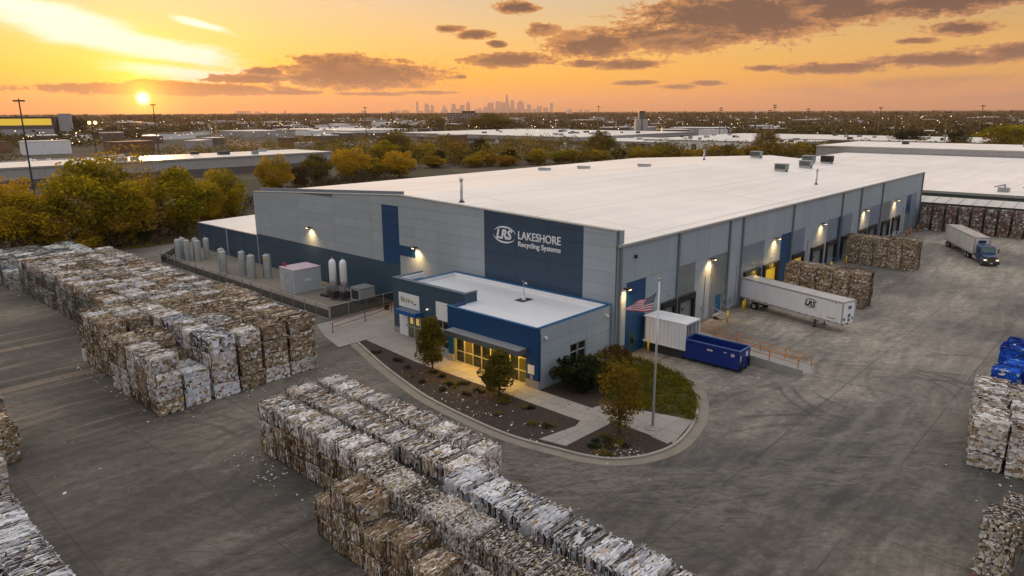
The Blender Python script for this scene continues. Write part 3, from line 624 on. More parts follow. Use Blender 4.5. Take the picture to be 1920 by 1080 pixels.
def swoosh(w_, h_, m, depth=.03):   # two crescents round a logo, in the local xy plane
    out = []
    for sgn in (1, -1):
        mb = MB(); outer, inner = [], []
        for i in range(25):
            u = i/24; a = R(158 - 150*u) if sgn > 0 else R(-22 - 150*u) ; th = math.sin(math.pi*min(1, u*1.02))**.7*.10
            outer.append((math.cos(a)*w_/2, math.sin(a)*h_/2)); inner.append((math.cos(a)*w_/2*(1-th*.6), math.sin(a)*h_/2*(1-th*1.9)))
        for i in range(24):
            a, b_, c_, d_ = outer[i], outer[i+1], inner[i+1], inner[i]
            P = [(d_[0],d_[1],0),(c_[0],c_[1],0),(b_[0],b_[1],0),(a[0],a[1],0)]
            mb.hexa(P + [(x, y, depth) for x, y, _ in P])
        out.append(mb.mesh('logo_swoosh', m))
    return out

# ------------------------------------------------------------------ main warehouse
XW, YW, XE, YL = 52.07, 35.3, 155.8, 100.6
WH = thing('warehouse', 'large grey metal clad recycling warehouse with white roof and navy sign panel', 'warehouse', (0,0,0))
def gable(y): return 12.2 + (y-35.3)*(.9/30.7) if y <= 66 else 13.1 - (y-66)*(2.0/34.6)
fx = XW + .10
mb = MB().prism([(YW+.1,0),(YL,0),(YL,gable(YL)-.05),(66,gable(66)-.05),(YW+.1,gable(YW)-.05)], fx, fx+.3, axis='x')
mb.build('end_wall', COREM, WH)
MB().box(fx+.3, YL-.3, 0, XE, YL, 10.75).box(XE-.3, YW+.3, 0, XE, YL-.3, 10.7).build('rear_wall', CLAD, WH)
def roofz(x, y): return 10.82 + (y-YW)*(2.05/30.7) if y <= 66 else 12.87 - (y-66)*(1.95/34.6)
V = []; F = []
for y in (YW-.12, 50, 66, 83, YL+.1): V += [(fx+.3, y, roofz(0, y)), (XE+.1, y, roofz(0, y))]
for i in range(4): F.append((2*i, 2*i+1, 2*i+3, 2*i+2))
me = bpy.data.meshes.new('roof'); me.from_pydata(V, [], F); me.materials.append(ROOF)
rf = link('roof', me, WH)
# parapet cap along the sign wall and the blue-grey curb behind its left half
mb = MB()
for a, b_ in ((YW, 66), (66, YL+.1)):
    mb.hexa([(XW-.06,a,gable(a)-.08),(fx+.38,a,gable(a)-.08),(fx+.38,b_,gable(b_)-.08),(XW-.06,b_,gable(b_)-.08),(XW-.06,a,gable(a)+.02),(fx+.38,a,gable(a)+.02),(fx+.38,b_,gable(b_)+.02),(XW-.06,b_,gable(b_)+.02)])
mb.build('parapet_cap', TRIM, WH)
mb = MB(); a, b_ = 66.8, YL
mb.hexa([(53.2,a,roofz(0,a)-.1),(53.5,a,roofz(0,a)-.1),(53.5,b_,roofz(0,b_)-.1),(53.2,b_,roofz(0,b_)-.1),(53.2,a,gable(a)+.30),(53.5,a,gable(a)+.30),(53.5,b_,gable(b_)+.42),(53.2,b_,gable(b_)+.42)])
mb.build('roof_curb', mat('curb_flashing', (.13,.17,.22), .5), WH)
# parapet return at the corner
MB().box(fx+.3, YW, 10.9, fx+1.0, YW+.25, 12.12).build('parapet_return', CLAD, WH)
# panels of the sign wall
ycol = [35.42, 39.05, 43.2, 47.5, 52.0, 55.8, 59.6, 63.35, 66.25, 69.45, 71.7, 79.8, 88.4, 96.4, 100.6]
zrow = [0.06, 1.25, 2.40, 3.55, 4.70, 5.92, 7.15, 8.30, 9.45, 10.6, 11.75, 13.2]
PANM = {}
def panel_mat(y, z):
    if 39.05 <= y < 52.0: return SIGNN
    if 66.25 <= y < 69.45 and 4.7 <= z < 11.7: return CLADB
    if 63.35 <= y < 66.25 and 5.9 <= z < 7.15: return CLADB
    if y >= 66.25 and z < 4.7: return CLADN
    return CLAD
for i in range(len(ycol)-1):
    for k in range(len(zrow)-1):
        a, b_ = ycol[i]+.009, ycol[i+1]-.009; z0, z1 = zrow[k]+.008, zrow[k+1]-.008
        ta, tb = gable(a)-.10, gable(b_)-.10
        if z0 > min(ta, tb)-.15: continue
        pts = [(a, z0), (b_, z0), (b_, min(z1, tb)), (a, min(z1, ta))]
        if a < 66 < b_ and z1 > 13: pass
        m = panel_mat(ycol[i]+.5, zrow[k]+.3)
        if k == len(zrow)-2 and 66.25 <= ycol[i]+.5 < 69.45: m = CLAD
        MB().prism(pts, XW, fx-.004, axis='x').build('wall_panel', m, WH)
MB().box(fx-.09, 100.62, 0, fx+.3, YL+.25, 11.0).build('corner_trim', CLAD, WH)
# low navy wing at the left end
mb = MB().box(fx, YL+.3, 0, fx+.3, 120.7, 4.35).box(fx+.3, 120.4, 0, 75, 120.7, 4.3)
wing = mb.build('wing_wall', COREM, WH)
for i in range(5):
    a, b_ = 100.9+i*4.0, 100.9+(i+1)*4.0-.03
    for k in range(4):
        z0, z1 = zrow[k]+.014, min(zrow[k+1]-.014, 4.38); MB().box(XW, a, z0, fx-.004, b_-.02, z1).build('wall_panel', CLADN, WH)
MB().face([(fx-.25, YL+.02, 4.52),(80, YL+.02, 4.9),(80, 120.9, 4.9),(fx-.25, 120.9, 4.42)]).build('wing_roof', ROOF, WH)
MB().hexa([(XW-.12,YL+.25,4.40),(XW+.02,YL+.25,4.40),(XW+.02,120.95,4.32),(XW-.12,120.95,4.32),(XW-.12,YL+.25,4.54),(XW+.02,YL+.25,4.54),(XW+.02,120.95,4.46),(XW-.12,120.95,4.46)]).build('gutter', TRIM, WH)
MB().box(XW-.16, 110.4, 0, XW-.02, 110.65, 4.35).build('downspout', CLAD, WH)
# right (dock) wall
MB().box(52.4, YW+.1, 0, XE, YW+.3, 10.7).build('dock_wall', COREM, WH)
xcol = [52.3,53.8,57.1,60.0,62.8,63.1,66.7,70.2,71.6,73.2,74.3,77.6,78.5,82.8,83.9,88.3,88.9,92.1,92.7,96.8,99.5,104.0,105.4,109.6,111.8,116.0,119.4,123.4,124.6,128.8,131.6,136.0,137.8,142.2,146.0,149.1,153.0,155.7]
docks = [(60.0,62.8),(63.1,66.7),(78.5,82.8),(83.9,88.3),(92.7,96.8),(99.5,104.0),(105.4,109.6),(111.8,116.0),(119.4,123.4),(124.6,128.8),(131.6,136.0),(137.8,142.2)]
zr2 = [0.05, 1.12, 2.45, 3.85, 4.9, 5.95, 7.1]
def lowmat(x):
    for a, b_, m in ((53.8,57.1,CLADB),(63.1,66.9,CLADD),(70.2,74.3,CLADD),(77.6,83.5,CLADS),(88.9,92.2,CLADB),(92.2,97,CLADS),(105.4,109.3,CLADS),(109.3,111.8,CLADB),(111.8,116,CLADS),(124.1,130.4,CLADS),(130.4,136,CLADD),(146,149.1,CLADB),(149.1,153,CLADS)):
        if a <= x < b_: return m
    return CLAD
for i in range(len(xcol)-1):
    a, b_ = xcol[i], xcol[i+1]
    if b_ - a < .35: 
        MB().box(a+.01, YW+.01, .05, b_-.01, YW+.096, 7.1).build('wall_panel', lowmat(a+.05), WH); continue
    isd = any(abs(a-p) < .01 for p, q in docks)
    for k in range(6):
        if isd and k in (1, 2): continue
        if a == 71.6 and k in (0, 1): continue
        if a == 146.0 and k in (0, 1, 2): continue
        z0, z1 = zr2[k]+.007, zr2[k+1]-.007
        MB().box(a+.014, YW, z0, b_-.014, YW+.096, z1).build('wall_panel', lowmat((a+b_)/2), WH)
xu = [52.3] + [52.3+2.87*i for i in range(1, 36)] + [155.7]
for i in range(len(xu)-1):
    MB().box(xu[i]+.013, YW+.005, 7.115, xu[i+1]-.013, YW+.096, 10.66).build('wall_panel', CLAD, WH)
MB().box(52.2, YW-.22, 10.66, XE+.15, YW+.02, 10.84).build('gutter', TRIM, WH)
for x in (52.62, 62.95, 74.15, 77.45, 92.2, 110.7, 119.2, 130.3, 155.6):
    mb = MB().box(x-.13, YW-.2, .15, x+.13, YW-.012, 10.66); mb.box(x-.17, YW-.23, 5.4, x+.17, YW-.008, 5.5)
    mb.build('downspout', mat('downspout_paint', (.16,.18,.19), .5), WH)
MB().box(57.2, YW-.02, 0, 155.6, YW+.05, .35).build('wall_base', CONCD, WH)
# docks
bumper = MB().box(0,0,0,.22,.14,.5).mesh('dock_bumper', BLACK)
for i, (a, b_) in enumerate(docks):
    lit = i in (3, 4)
    sh = MB().box(a+.02, YW-.28, 1.05, a+.42, YW-.01, 3.9).box(b_-.42, YW-.28, 1.05, b_-.02, YW-.01, 3.9).box(a+.42, YW-.28, 3.30, b_-.42, YW-.01, 3.9).build('dock_shelter', BLACK, WH)
    MB().face([(a+.02,YW-.30,3.91),(b_-.02,YW-.30,3.91),(b_-.02,YW-.01,3.96),(a+.02,YW-.01,3.96)]).build('shelter_hood', DARKM, sh)
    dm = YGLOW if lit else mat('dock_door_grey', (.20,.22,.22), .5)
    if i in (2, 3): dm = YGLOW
    if i in (6, 7, 9, 10, 11):    # half open: dark interior with a pale trailer curtain
        MB().box(a+.42, YW+.9, 1.1, b_-.42, YW+.95, 3.3).build('dock_interior', mat('dock_dark', (.02,.022,.02), .9), WH)
        MB().box(a+1.2, YW+.25, 1.12, a+2.3, YW+.3, 3.25).build('dock_curtain', mat('dock_curtain', (.45,.46,.40), .6), WH)
    else:
        dr = MB().box(a+.42, YW+.06, 1.1, b_-.42, YW+.095, 3.3).build('dock_door', dm, WH)
        if not lit and i != 2:
            wq = MB().box(a+1.2, YW+.03, 2.2, a+1.7, YW+.056, 2.5).build('vision_panel', GLASS, dr)
    for x in (a+.45, b_-.7):
        link('dock_bumper', bumper, WH, (x, YW-.15, .45))
    MB().tube(((a+b_)/2, YW-.15, 4.45), ((a+b_)/2, YW-.02, 4.5), .09, .05).build('dock_light', GALV, WH)
# personnel doors
d = MB().box(71.75, YW+.04, .42, 73.05, YW+.09, 2.45).build('personnel_door', BLUED, WH); MB().box(71.95, YW-.03, 1.3, 72.1, YW+.03, 1.36).build('handle', GALV, d)
MB().box(71.62, YW+.02, .2, 71.74, YW+.094, 2.5).box(73.06, YW+.02, .2, 73.18, YW+.094, 2.5).build('door_frame', CLADD, WH)
d = MB().box(54.35, YW-.03, .05, 55.65, YW-.005, 2.15).build('personnel_door', mat('teal_door', (.02,.07,.085), .4), WH)
MB().box(54.75, YW-.045, 1.0, 55.25, YW-.032, 1.75).build('vision_panel', GLASS, d)
MB().box(146.0, YW+.3, .05, 149.1, YW+.35, 3.8).build('roll_up_door', mat('dark_door', (.03,.04,.06), .5), WH)
# stairs at the blue door
mb = MB()
for k in range(3): mb.box(70.9, YW-.35-.32*(k+1), 0, 73.0, YW-.05-.32*k, .40-.12*k)
mb.build('door_steps', CONC, WH)
mb = MB()
for x in (71.0, 72.9):
    mb.tube((x,YW-.1,.4),(x,YW-.1,1.3),.025); mb.tube((x,YW-1.2,.1),(x,YW-1.2,.95),.025); mb.tube((x,YW-.1,1.3),(x,YW-1.2,.95),.025)
mb.build('stair_rail', GALV, WH)
# conduit runs and scuffed kick plates along the dock wall
for x in (58.6, 69.0, 76.6, 98.2, 117.6, 144.5):
    MB().tube((x, YW-.04, .2), (x, YW-.04, 5.2), .035, .035, 6).box(x-.16, YW-.12, 1.5, x+.16, YW-.01, 2.0).build('conduit', GALV, WH)
# small signs, boxes, conduit
mb = MB().box(73.6,YW-.10,1.6,73.9,YW-.01,2.1).box(75.2,YW-.12,1.0,75.6,YW-.01,1.6).box(68.5,YW-.08,1.4,68.9,YW-.01,1.9)
mb.build('utility_box', GALV, WH)
MB().box(75.9,YW-.015,2.55,76.9,YW-.003,2.75).build('wall_notice', mat('faded_notice', (.50,.36,.36), .6), WH)
# wall lamps, each with a lit lens and a real downward light
def wall_lamp(x, y, z, face, k=1.0):
    mb = MB()
    if face == '-y': mb.box(x-.30,y-.75,z,x+.30,y-.30,z+.14).box(x-.05,y-.3,z+.02,x+.05,y-.01,z+.10)
    else: mb.box(x-.75,y-.30,z,x-.30,y+.30,z+.14).box(x-.3,y-.05,z+.02,x-.01,y+.05,z+.10)
    l_ = mb.build('wall_lamp', DARKM, WH)
    c_ = (x, y-.62, z) if face == '-y' else (x-.62, y, z)
    MB().box(c_[0]-.18, c_[1]-.14, z-.03, c_[0]+.18, c_[1]+.14, z-.002).build('lamp_lens', LAMPGLOW, l_)
    ld = bpy.data.lights.new('wall_lamp_light', 'SPOT'); ld.energy = 850*k; ld.color = (1.0,.60,.24); ld.spot_size = R(125); ld.spot_blend = 1.0; ld.shadow_soft_size = .15
    lo = bpy.data.objects.new('wall_lamp_light', ld); COL.objects.link(lo); lo.parent = l_
    lo.location = (c_[0], c_[1], z-.06)
    tgt = Vector((0, .30, -1)) if face == '-y' else Vector((.30, 0, -1))
    lo.rotation_euler = (-tgt).to_track_quat('Z', 'Y').to_euler()
for x in (69.7, 86.7, 102.6, 121.3, 138.2): wall_lamp(x, YW, 6.95, '-y')
wall_lamp(53.3, YW, 6.7, '-y', .7)
wall_lamp(XW, 85.3, 7.25, '-x', 1.1); wall_lamp(XW, 62.9, 7.25, '-x', 1.1)
MB().box(54.9, YW-.25, 9.3, 55.15, YW-.01, 9.6).build('security_camera', DARKM, WH)
# inside glow at two open docks
for x in (81.0, 86.2):
    ld = bpy.data.lights.new('dock_light_source', 'POINT'); ld.energy = 60; ld.color = (1.0,.66,.12); ld.shadow_soft_size = .3
    lo = bpy.data.objects.new('dock_light_source', ld); COL.objects.link(lo); lo.location = (x, YW-.5, 3.6); lo.parent = WH
# sign
SGN = mat('sign_letter_white', (.80,.81,.83), .45, .03)
def on_sign(me, y, z, w_, name='sign_letters'):
    s = w_/me['w']; o = link(name, me, WH); o.rotation_euler = face_rot('-x'); o.scale = (s, s, 1); o.location = (XW-.012, y + me['x0']*s, z); return o
t1 = text_mesh('sign_letters', 'LAKESHORE', 1, SGN, .06, .004); o = on_sign(t1, 47.15, 10.10, 5.45); o.scale.y = o.scale.x*1.12
t2 = text_mesh('sign_letters', 'Recycling Systems', 1, SGN, .05, .008); o = on_sign(t2, 47.15, 9.36, 5.45); o.scale.y = o.scale.x*.98
LRSm = text_mesh('logo_letters', 'LRS', 1, SGN, .05, .03, .22); o = on_sign(LRSm, 50.2, 9.90, 2.2, 'logo_letters'); o.scale.y = o.scale.x*1.0
for sw in swoosh(3.1, 1.75, SGN, .05): o = link('logo_swoosh', sw, WH); o.rotation_euler = face_rot('-x'); o.location = (XW-.012, 49.05, 10.32)
# rooftop plant
def rtu(x, y, sx, sy, h, m, label, rz=0.0):
    t_ = thing('rooftop_unit', label, 'air conditioner', (x, y, roofz(x, y)+.0), rz, 'air conditioning units on the warehouse roof')
    MB().box(-sx/2, -sy/2, .35, sx/2, sy/2, .35+h).build('cabinet', m, t_)
    MB().box(-sx/2-.05, -sy/2-.05, .35+h, sx/2+.05, sy/2+.05, .42+h).build('lid', STEELP, t_)
    MB().box(-sx/2+.1, -sy/2+.1, -.3, -sx/2+.25, sy/2-.1, .35).box(sx/2-.25, -sy/2+.1, -.3, sx/2-.1, sy/2-.1, .35).build('curb', GALV, t_)
    mb = MB()
    for k in range(6): mb.box(-sx/2-.04, -sy/2+.15, .5+k*(h-.2)/6, -sx/2-.002, sy/2-.15, .53+k*(h-.2)/6+.03)
    mb.build('louvre', DARKM, t_)
RTUG = mat('unit_green_grey', (.20,.24,.23), .5)
rtu(127.0, 51.5, 1.4, 2.1, .95, RTUG, 'grey rooftop unit standing alone nearest the dock eave')
rtu(146.5, 65.0, 1.4, 2.2, .95, RTUG, 'grey rooftop unit standing alone toward the roof ridge')
rtu(137.6, 51.2, 1.4, 2.2, 1.0, STEELP, 'pale rooftop unit in front of the green one')
rtu(148.0, 54.6, 1.4, 2.3, 1.1, RTUG, 'greenish rooftop unit behind the pale one')
rtu(151.5, 52.2, 1.4, 2.2, 1.15, BLACK, 'black fronted rooftop unit furthest along the roof')
def vent(x, y, h, r, label, cap=True):
    t_ = thing('vent_stack', label, 'vent pipe', (x, y, roofz(x, y)-.05), 0, 'vent pipes on the roofs')
    MB().tube((0,0,0),(0,0,h), r, r, 14).build('pipe', GALV, t_, True)
    if cap: MB().tube((0,0,h),(0,0,h+.12), r*1.5, r*1.5, 14).tube((0,0,h+.2),(0,0,h+.3), r*1.35, r*.9, 14).build('cap', GALV, t_)
    MB().lathe([(r*2.2,0),(r*2.0,.12),(r*1.05,.25)], 14).build('flashing', DARKM, t_)
vent(55.9, 59.4, 2.55, .17, 'tall silver vent pipe on the white roof above the sign wall')
vent(114.6, 40.8, 2.2, .14, 'slim vent pipe on the white roof near the dock eave')
vent(137.6, 72.3, 1.9, .17, 'short vent pipe on the far ridge of the white roof')
for x, y, lb in ((104.0,87.5,'left'),(108.7,81.8,'middle'),(113.7,71.7,'right')):
    t_ = thing('roof_hatch', f'low pale roof vent, {lb} one of three in a line', 'roof vent', (x, y, roofz(x, y)), .1, 'low vents on the warehouse roof')
    MB().box(-.5,-1.1,0,.5,1.1,.35).build('base', GALV, t_); MB().box(-.6,-1.2,.35,.6,1.2,.48).build('lid', STEELP, t_)

# ------------------------------------------------------------------ office annex
OF = thing('office_annex', 'low flat roofed office annex with blue fascia, grey canopy and storefront', 'office building', (0,0,0))
MB().box(43.0, 36.0, 0, 51.95, 46.6, 4.85).box(44.36, 46.6, 0, 51.95, 56.4, 4.85).build('body', COREM, OF)
MB().face([(42.1,35.95,5.02),(51.9,35.95,5.02),(51.9,47.0,5.02),(42.1,47.0,5.02)]).face([(44.3,47.0,5.02),(51.9,47.0,5.02),(51.9,56.3,5.02),(44.3,56.3,5.02)]).build('roof', ROOF2, OF)
# parapets
MB().box(51.45,35.95,4.9,51.95,56.4,5.42).build('parapet', WHITE, OF)
MB().box(44.3,56.15,4.9,51.9,56.4,5.42).build('parapet', WHITE, OF)
MB().box(42.1,35.75,4.9,51.95,35.95,5.34).build('parapet', CLAD, OF)
mb = MB().box(51.5,35.7,5.42,52.0,56.45,5.47).box(44.2,56.1,5.42,51.5,56.45,5.47).box(41.85,35.70,5.36,51.45,35.98,5.43).box(41.85,35.98,5.30,42.12,46.85,5.37)
mb.build('parapet_cap', BLUETRIM, OF)
# navy left block with taller parapet
MB().box(44.05,46.7,2.75,44.3,57.45,5.95).box(44.05,56.55,.75,44.3,57.45,2.75).box(44.05,50.75,.0,44.3,53.15,2.75).box(44.05,46.7,0,44.3,48.9,2.75).build('navy_wall', CLADN, OF)
MB().box(44.30,57.2,0,47.9,57.45,5.95).build('navy_return', CLADN, OF); MB().box(44.3,46.72,4.9,45.7,46.95,5.95).build('navy_return', CLADN, OF)
MB().box(44.02,56.55,0,44.35,57.48,.74).build('plinth', CONC, OF)
MB().box(44.30,56.9,5.4,47.9,57.18,5.9).box(44.31,47.0,5.0,44.5,57.1,5.88).build('parapet', WHITE, OF)
MB().box(44.0,46.65,5.95,44.5,57.5,6.02).box(44.5,57.1,5.95,47.95,57.5,6.02).box(44.5,46.65,5.95,45.75,47.0,6.02).build('parapet_cap', mat('dark_cap', (.10,.14,.19), .5), OF)
# blue fascia block
MB().box(41.9,35.95,3.3,42.1,46.75,5.34).box(41.9,35.95,.78,42.1,37.15,3.3).build('blue_wall', CLADB, OF)
MB().box(41.88,35.78,.78,42.12,35.94,5.36).build('blue_corner', CLADB, OF)
MB().box(42.1,46.5,3.3,44.0,46.75,5.3).box(41.9,46.15,.78,42.1,46.75,3.3).build('blue_return', CLADB, OF)
MB().box(41.85,35.74,0,42.15,37.15,.77).box(41.85,46.1,0,42.15,46.8,.77).build('plinth', CONC, OF)
# side wall panels (facing the flagpole)
for k, (z0, z1) in enumerate(((.05,1.0),(1.0,2.0),(2.0,3.0),(3.0,4.0),(4.0,5.3))):
    for (a, b_) in ((42.16,46.0),(46.0,48.3),(48.3,51.9)):
        if a == 46.0 and k in (1, 2): continue
        MB().box(a+.012,35.70,z0+.01,b_-.012,35.78,z1-.01).build('wall_panel', CLAD, OF)
wdw = MB().box(46.05,35.84,.98,48.25,35.88,3.0).build('window', GLASS, OF)
MB().box(46.0,35.72,2.94,48.3,35.86,3.02).box(46.0,35.72,.98,48.3,35.86,1.06).box(46.0,35.72,1.06,46.07,35.86,2.94).box(48.23,35.72,1.06,48.3,35.86,2.94).box(47.1,35.72,1.06,47.18,35.86,2.94).box(46.07,35.74,2.18,47.1,35.85,2.25).box(47.18,35.74,2.18,48.23,35.85,2.25).build('window_frame', ALU, wdw)
for x in (42.6, 51.2): MB().tube((x,35.70,4.55),(x,35.50,4.5),.09,.06).tube((x,35.50,4.42),(x,35.50,4.58),.11).build('security_lamp', WHITE, OF)
MB().box(41.86,36.2,1.3,41.895,36.9,2.1).build('notice', WHITE, OF)
MB().box(41.86,36.35,.85,41.895,36.65,1.2).build('decal', mat('decal', (.35,.25,.45), .5), OF)
# storefront behind the grey canopy
SF = MB().box(42.35,37.2,.08,42.40,46.1,3.0).build('storefront', WARMWIN, OF)
mb = MB()
ys = [37.2,38.25,39.3,40.5,41.6,42.75,43.85,44.95,46.05]
for y in ys: mb.box(42.24,y-.045,.05,42.345,y+.045,3.0)
for z in (.08,1.15,2.3): mb.box(42.25,37.2,z-.04,42.34,46.05,z+.04)
mb.build('mullions', mat('warm_alu', (.50,.46,.38), .4, metal=.4), SF)
for i in range(8):
    for z0, z1 in ((.13,1.1),(1.2,2.25),(2.35,2.98)):
        if (i, z0) in ((6, 1.2),): continue
        MB().box(42.30, ys[i]+.05, z0, 42.32, ys[i+1]-.05, z1).build('pane', GLASS if (i+int(z0*3)) % 3 else mat('tinted_glass', (.05,.045,.015), .1, emit=(1.0,.62,.06), estr=.035), SF)
MB().tube((42.9,44.4,1.9),(42.9,44.4,2.1),.14).build('inside_lamp', LAMPGLOW, SF)
MB().box(42.1,37.15,3.0,43.0,46.1,3.06).box(42.1,37.10,0,42.95,37.19,3.0).box(42.1,46.1,0,42.95,46.16,3.0).build('storefront_reveal', CLADS, OF)
# canopy
MB().box(40.75,37.0,2.98,41.88,46.0,3.42).build('canopy', mat('canopy_grey', (.11,.115,.125), .5, .06, 1), OF)
MB().box(40.78,37.05,3.42,41.88,45.95,3.45).build('canopy_top', mat('canopy_top_grey', (.24,.245,.26), .6), OF)
for y in (38.6, 41.5, 44.4):
    MB().box(41.2,y-.2,2.94,41.5,y+.2,2.975).build('canopy_lamp', LAMPGLOW, OF)
    ld = bpy.data.lights.new('canopy_light', 'AREA'); ld.energy = 120; ld.color = (1.0,.57,.07); ld.size = .5
    lo = bpy.data.objects.new('canopy_light', ld); COL.objects.link(lo); lo.location = (41.35, y, 2.92); lo.parent = OF
# entrance at the left: white door, glass door, blue awning, white sign board
d = MB().box(44.0,55.2,.1,44.05,56.5,2.6).build('white_door', WHITE, OF); MB().box(43.93,55.3,1.15,43.99,55.4,1.3).build('handle', DARKM, d)
d = MB().box(44.12,53.2,.1,44.15,55.15,2.65).build('glass_door', mat('door_glass', (.035,.05,.04), .08, emit=(1.0,.75,.2), estr=.03), OF)
MB().box(44.02,53.15,.05,44.115,53.25,2.7).box(44.02,54.12,.05,44.115,54.22,2.7).box(44.02,55.1,.05,44.115,55.19,2.7).box(44.03,53.25,1.15,44.11,54.12,1.23).box(44.03,54.22,1.15,44.11,55.1,1.23).box(44.03,53.25,2.6,44.11,55.1,2.7).build('door_frame', ALU, d)
MB().box(44.10,54.45,1.5,44.115,54.9,2.15).box(44.10,53.5,1.5,44.115,53.95,2.2).build('door_notice', mat('lit_notice', (.5,.4,.15), .6, emit=(1.0,.7,.2), estr=.35), d)
MB().box(42.95,52.75,2.72,44.0,55.95,3.08).build('entrance_awning', mat('awning_blue', (.005,.085,.30), .45), OF)
MB().box(42.98,52.8,3.08,44.0,55.9,3.11).build('awning_top', mat('awning_top', (.10,.14,.20), .6), OF)
sb = MB().box(43.98,53.25,3.15,44.045,56.45,4.62).build('sign_board', WHITE, OF)
rg = random.Random(5); mk = MB(); my = MB()
yy = 56.1          # the illegible dark and yellow lettering of the board
for i, (wd, z0, z1) in enumerate(((.16,3.72,4.22),(.15,3.62,4.34),(.14,3.66,4.18),(.12,3.7,4.2),(.12,3.66,4.16),(.18,3.82,4.12),(.14,3.70,4.16),(.2,3.72,4.06),(.16,3.78,4.14),(.17,3.66,4.06))):
    q = [(yy-wd*.8,z0),(yy,z0+.02),(yy-.02,z1),(yy-wd*.6,z1-.04)]
    (my if i in (1,3,5,7,8) else mk).prism([(a, b_) for a, b_ in q], 43.965, 43.978, axis='x'); yy -= .195
mk.box(43.965,53.75,3.62,43.978,53.9,3.78).box(43.965,53.93,3.62,43.978,54.08,3.74)
mk.build('sign_marks', DARKM, sb); my.build('sign_marks', mat('yellow_print', (.50,.46,.05), .5), sb)
MB().box(44.0,49.0,2.80,44.045,50.75,4.62).build('white_panel', WHITE, OF)
w2 = MB().box(44.12,48.95,.1,44.15,50.75,2.75).build('window', GLASS, OF)
MB().box(44.02,48.9,.05,44.115,48.98,2.75).box(44.02,49.8,.05,44.115,49.88,2.75).box(44.02,50.68,.05,44.115,50.76,2.75).box(44.03,48.98,1.9,44.11,49.8,1.97).box(44.03,49.88,1.9,44.11,50.68,1.97).box(44.03,48.98,.75,44.11,49.8,.82).build('window_frame', ALU, w2)
MB().tube((44.03,52.0,3.55),(43.85,52.0,3.55),.075).build('wall_light', mat('dim_lamp', (.9,.8,.6), .5, emit=(1.0,.75,.45), estr=1.2), OF)
t_ = thing('roof_antenna', 'small white wind sensor mast on a dark pad on the office roof', 'antenna', (48.9,43.6,5.04))
MB().box(-.75,-.55,0,.75,.55,.03).build('pad', DARKM, t_); MB().tube((0,0,.03),(0,0,.35),.22,.20,12).build('base', WHITE, t_); MB().tube((0,0,.35),(0,0,1.75),.035).tube((0,-.25,1.65),(0,.3,1.85),.02).build('mast', GALV, t_); MB().tube((0,-.36,1.63),(0,-.2,1.7),.08).build('sensor', WHITE, t_)

# ------------------------------------------------------------------ island: kerb, beds, walks
def catmull(pts, n=6):
    out = []; P = [pts[0]] + list(pts) + [pts[-1]]
    for i in range(1, len(P)-2):
        p0, p1, p2, p3 = (np.array(P[j], float) for j in (i-1, i, i+1, i+2))
        for k in range(n):
            u = k/n; out.append(tuple(.5*((2*p1)+(-p0+p2)*u+(2*p0-5*p1+4*p2-p3)*u*u+(-p0+3*p1-3*p2+p3)*u**3)))
    out.append(tuple(pts[-1])); return out
kerbpts = catmull([(39.3,57.6),(38.6,55.4),(36.9,50.2),(35.5,45.0),(34.7,41.5),(34.2,37.2),(34.0,33.0),(34.2,30.4),(34.7,28.0),(35.2,25.9),(36.2,24.1),(38.2,22.75),(41.0,22.25),(45.1,23.1),(48.9,24.9),(52.0,27.4),(53.6,30.2),(54.2,33.0),(54.1,35.15)])
def offset(pl, d_):
    out = []
    for i, p in enumerate(pl):
        a = np.array(pl[max(0, i-1)]); b_ = np.array(pl[min(len(pl)-1, i+1)]); t_ = (b_-a)/np.linalg.norm(b_-a); nrm = np.array([t_[1], -t_[0]])
        out.append(tuple(np.array(p) - nrm*d_*-1))
    return out
def ribbon(name, pl, d0, d1, z0, z1, m, parent=None):
    a = offset(pl, d0); b_ = offset(pl, d1); mb = MB()
    for i in range(len(pl)-1): mb.hexa([(*a[i],z0),(*b_[i],z0),(*b_[i+1],z0),(*a[i+1],z0),(*a[i],z1),(*b_[i],z1),(*b_[i+1],z1),(*a[i+1],z1)])
    return mb.build(name, m, parent)
_t = offset(kerbpts, .5)[20]; _in = 1 if (_t[0] > kerbpts[20][0]) else -1
tag(ribbon('kerb', kerbpts, 0, .2*_in, 0, .13, KERB), kind='structure')
tag(ribbon('gutter', kerbpts, -.02*_in, -.75*_in, -.02, .006, GUTTER), kind='structure')
inner = offset(kerbpts, .2*_in)
mulch_poly = inner + [(52.05,35.65),(41.9,35.65),(41.9,57.6)]
sheet('flower_bed', mulch_poly, .075, MULCH)
lawn_poly = [p for p in inner if p[0] > 44.9 and p[1] > 22.9] + [(52.05,35.6),(48.2,35.0),(46.2,32.0),(44.2,30.6)]
LAWN = mat('lawn_soil', (.06,.055,.018), .95, .4, 4, bump=.8)
sheet('lawn', lawn_poly, .083, LAWN)
WALKS = bpy.data.objects.new("sidewalk", None); COL.objects.link(WALKS); WALKS["kind"] = "structure"
def clip(poly, x0, y0, x1, y1):
    def cut(P, f, ip):
        out = []
        for i in range(len(P)):
            a, b_ = P[i-1], P[i]
            fa, fb = f(a), f(b_)
            if fb:
                if not fa: out.append(ip(a, b_))
                out.append(b_)
            elif fa: out.append(ip(a, b_))
        return out
    def ix(xc): return lambda a, b_: (xc, a[1]+(b_[1]-a[1])*(xc-a[0])/(b_[0]-a[0]))
    def iy(yc): return lambda a, b_: (a[0]+(b_[0]-a[0])*(yc-a[1])/(b_[1]-a[1]), yc)
    P = list(poly)
    for f, ip in ((lambda p: p[0] >= x0, ix(x0)), (lambda p: p[0] <= x1, ix(x1)), (lambda p: p[1] >= y0, iy(y0)), (lambda p: p[1] <= y1, iy(y1))):
        P = cut(P, f, ip)
        if len(P) < 3: return []
    return P
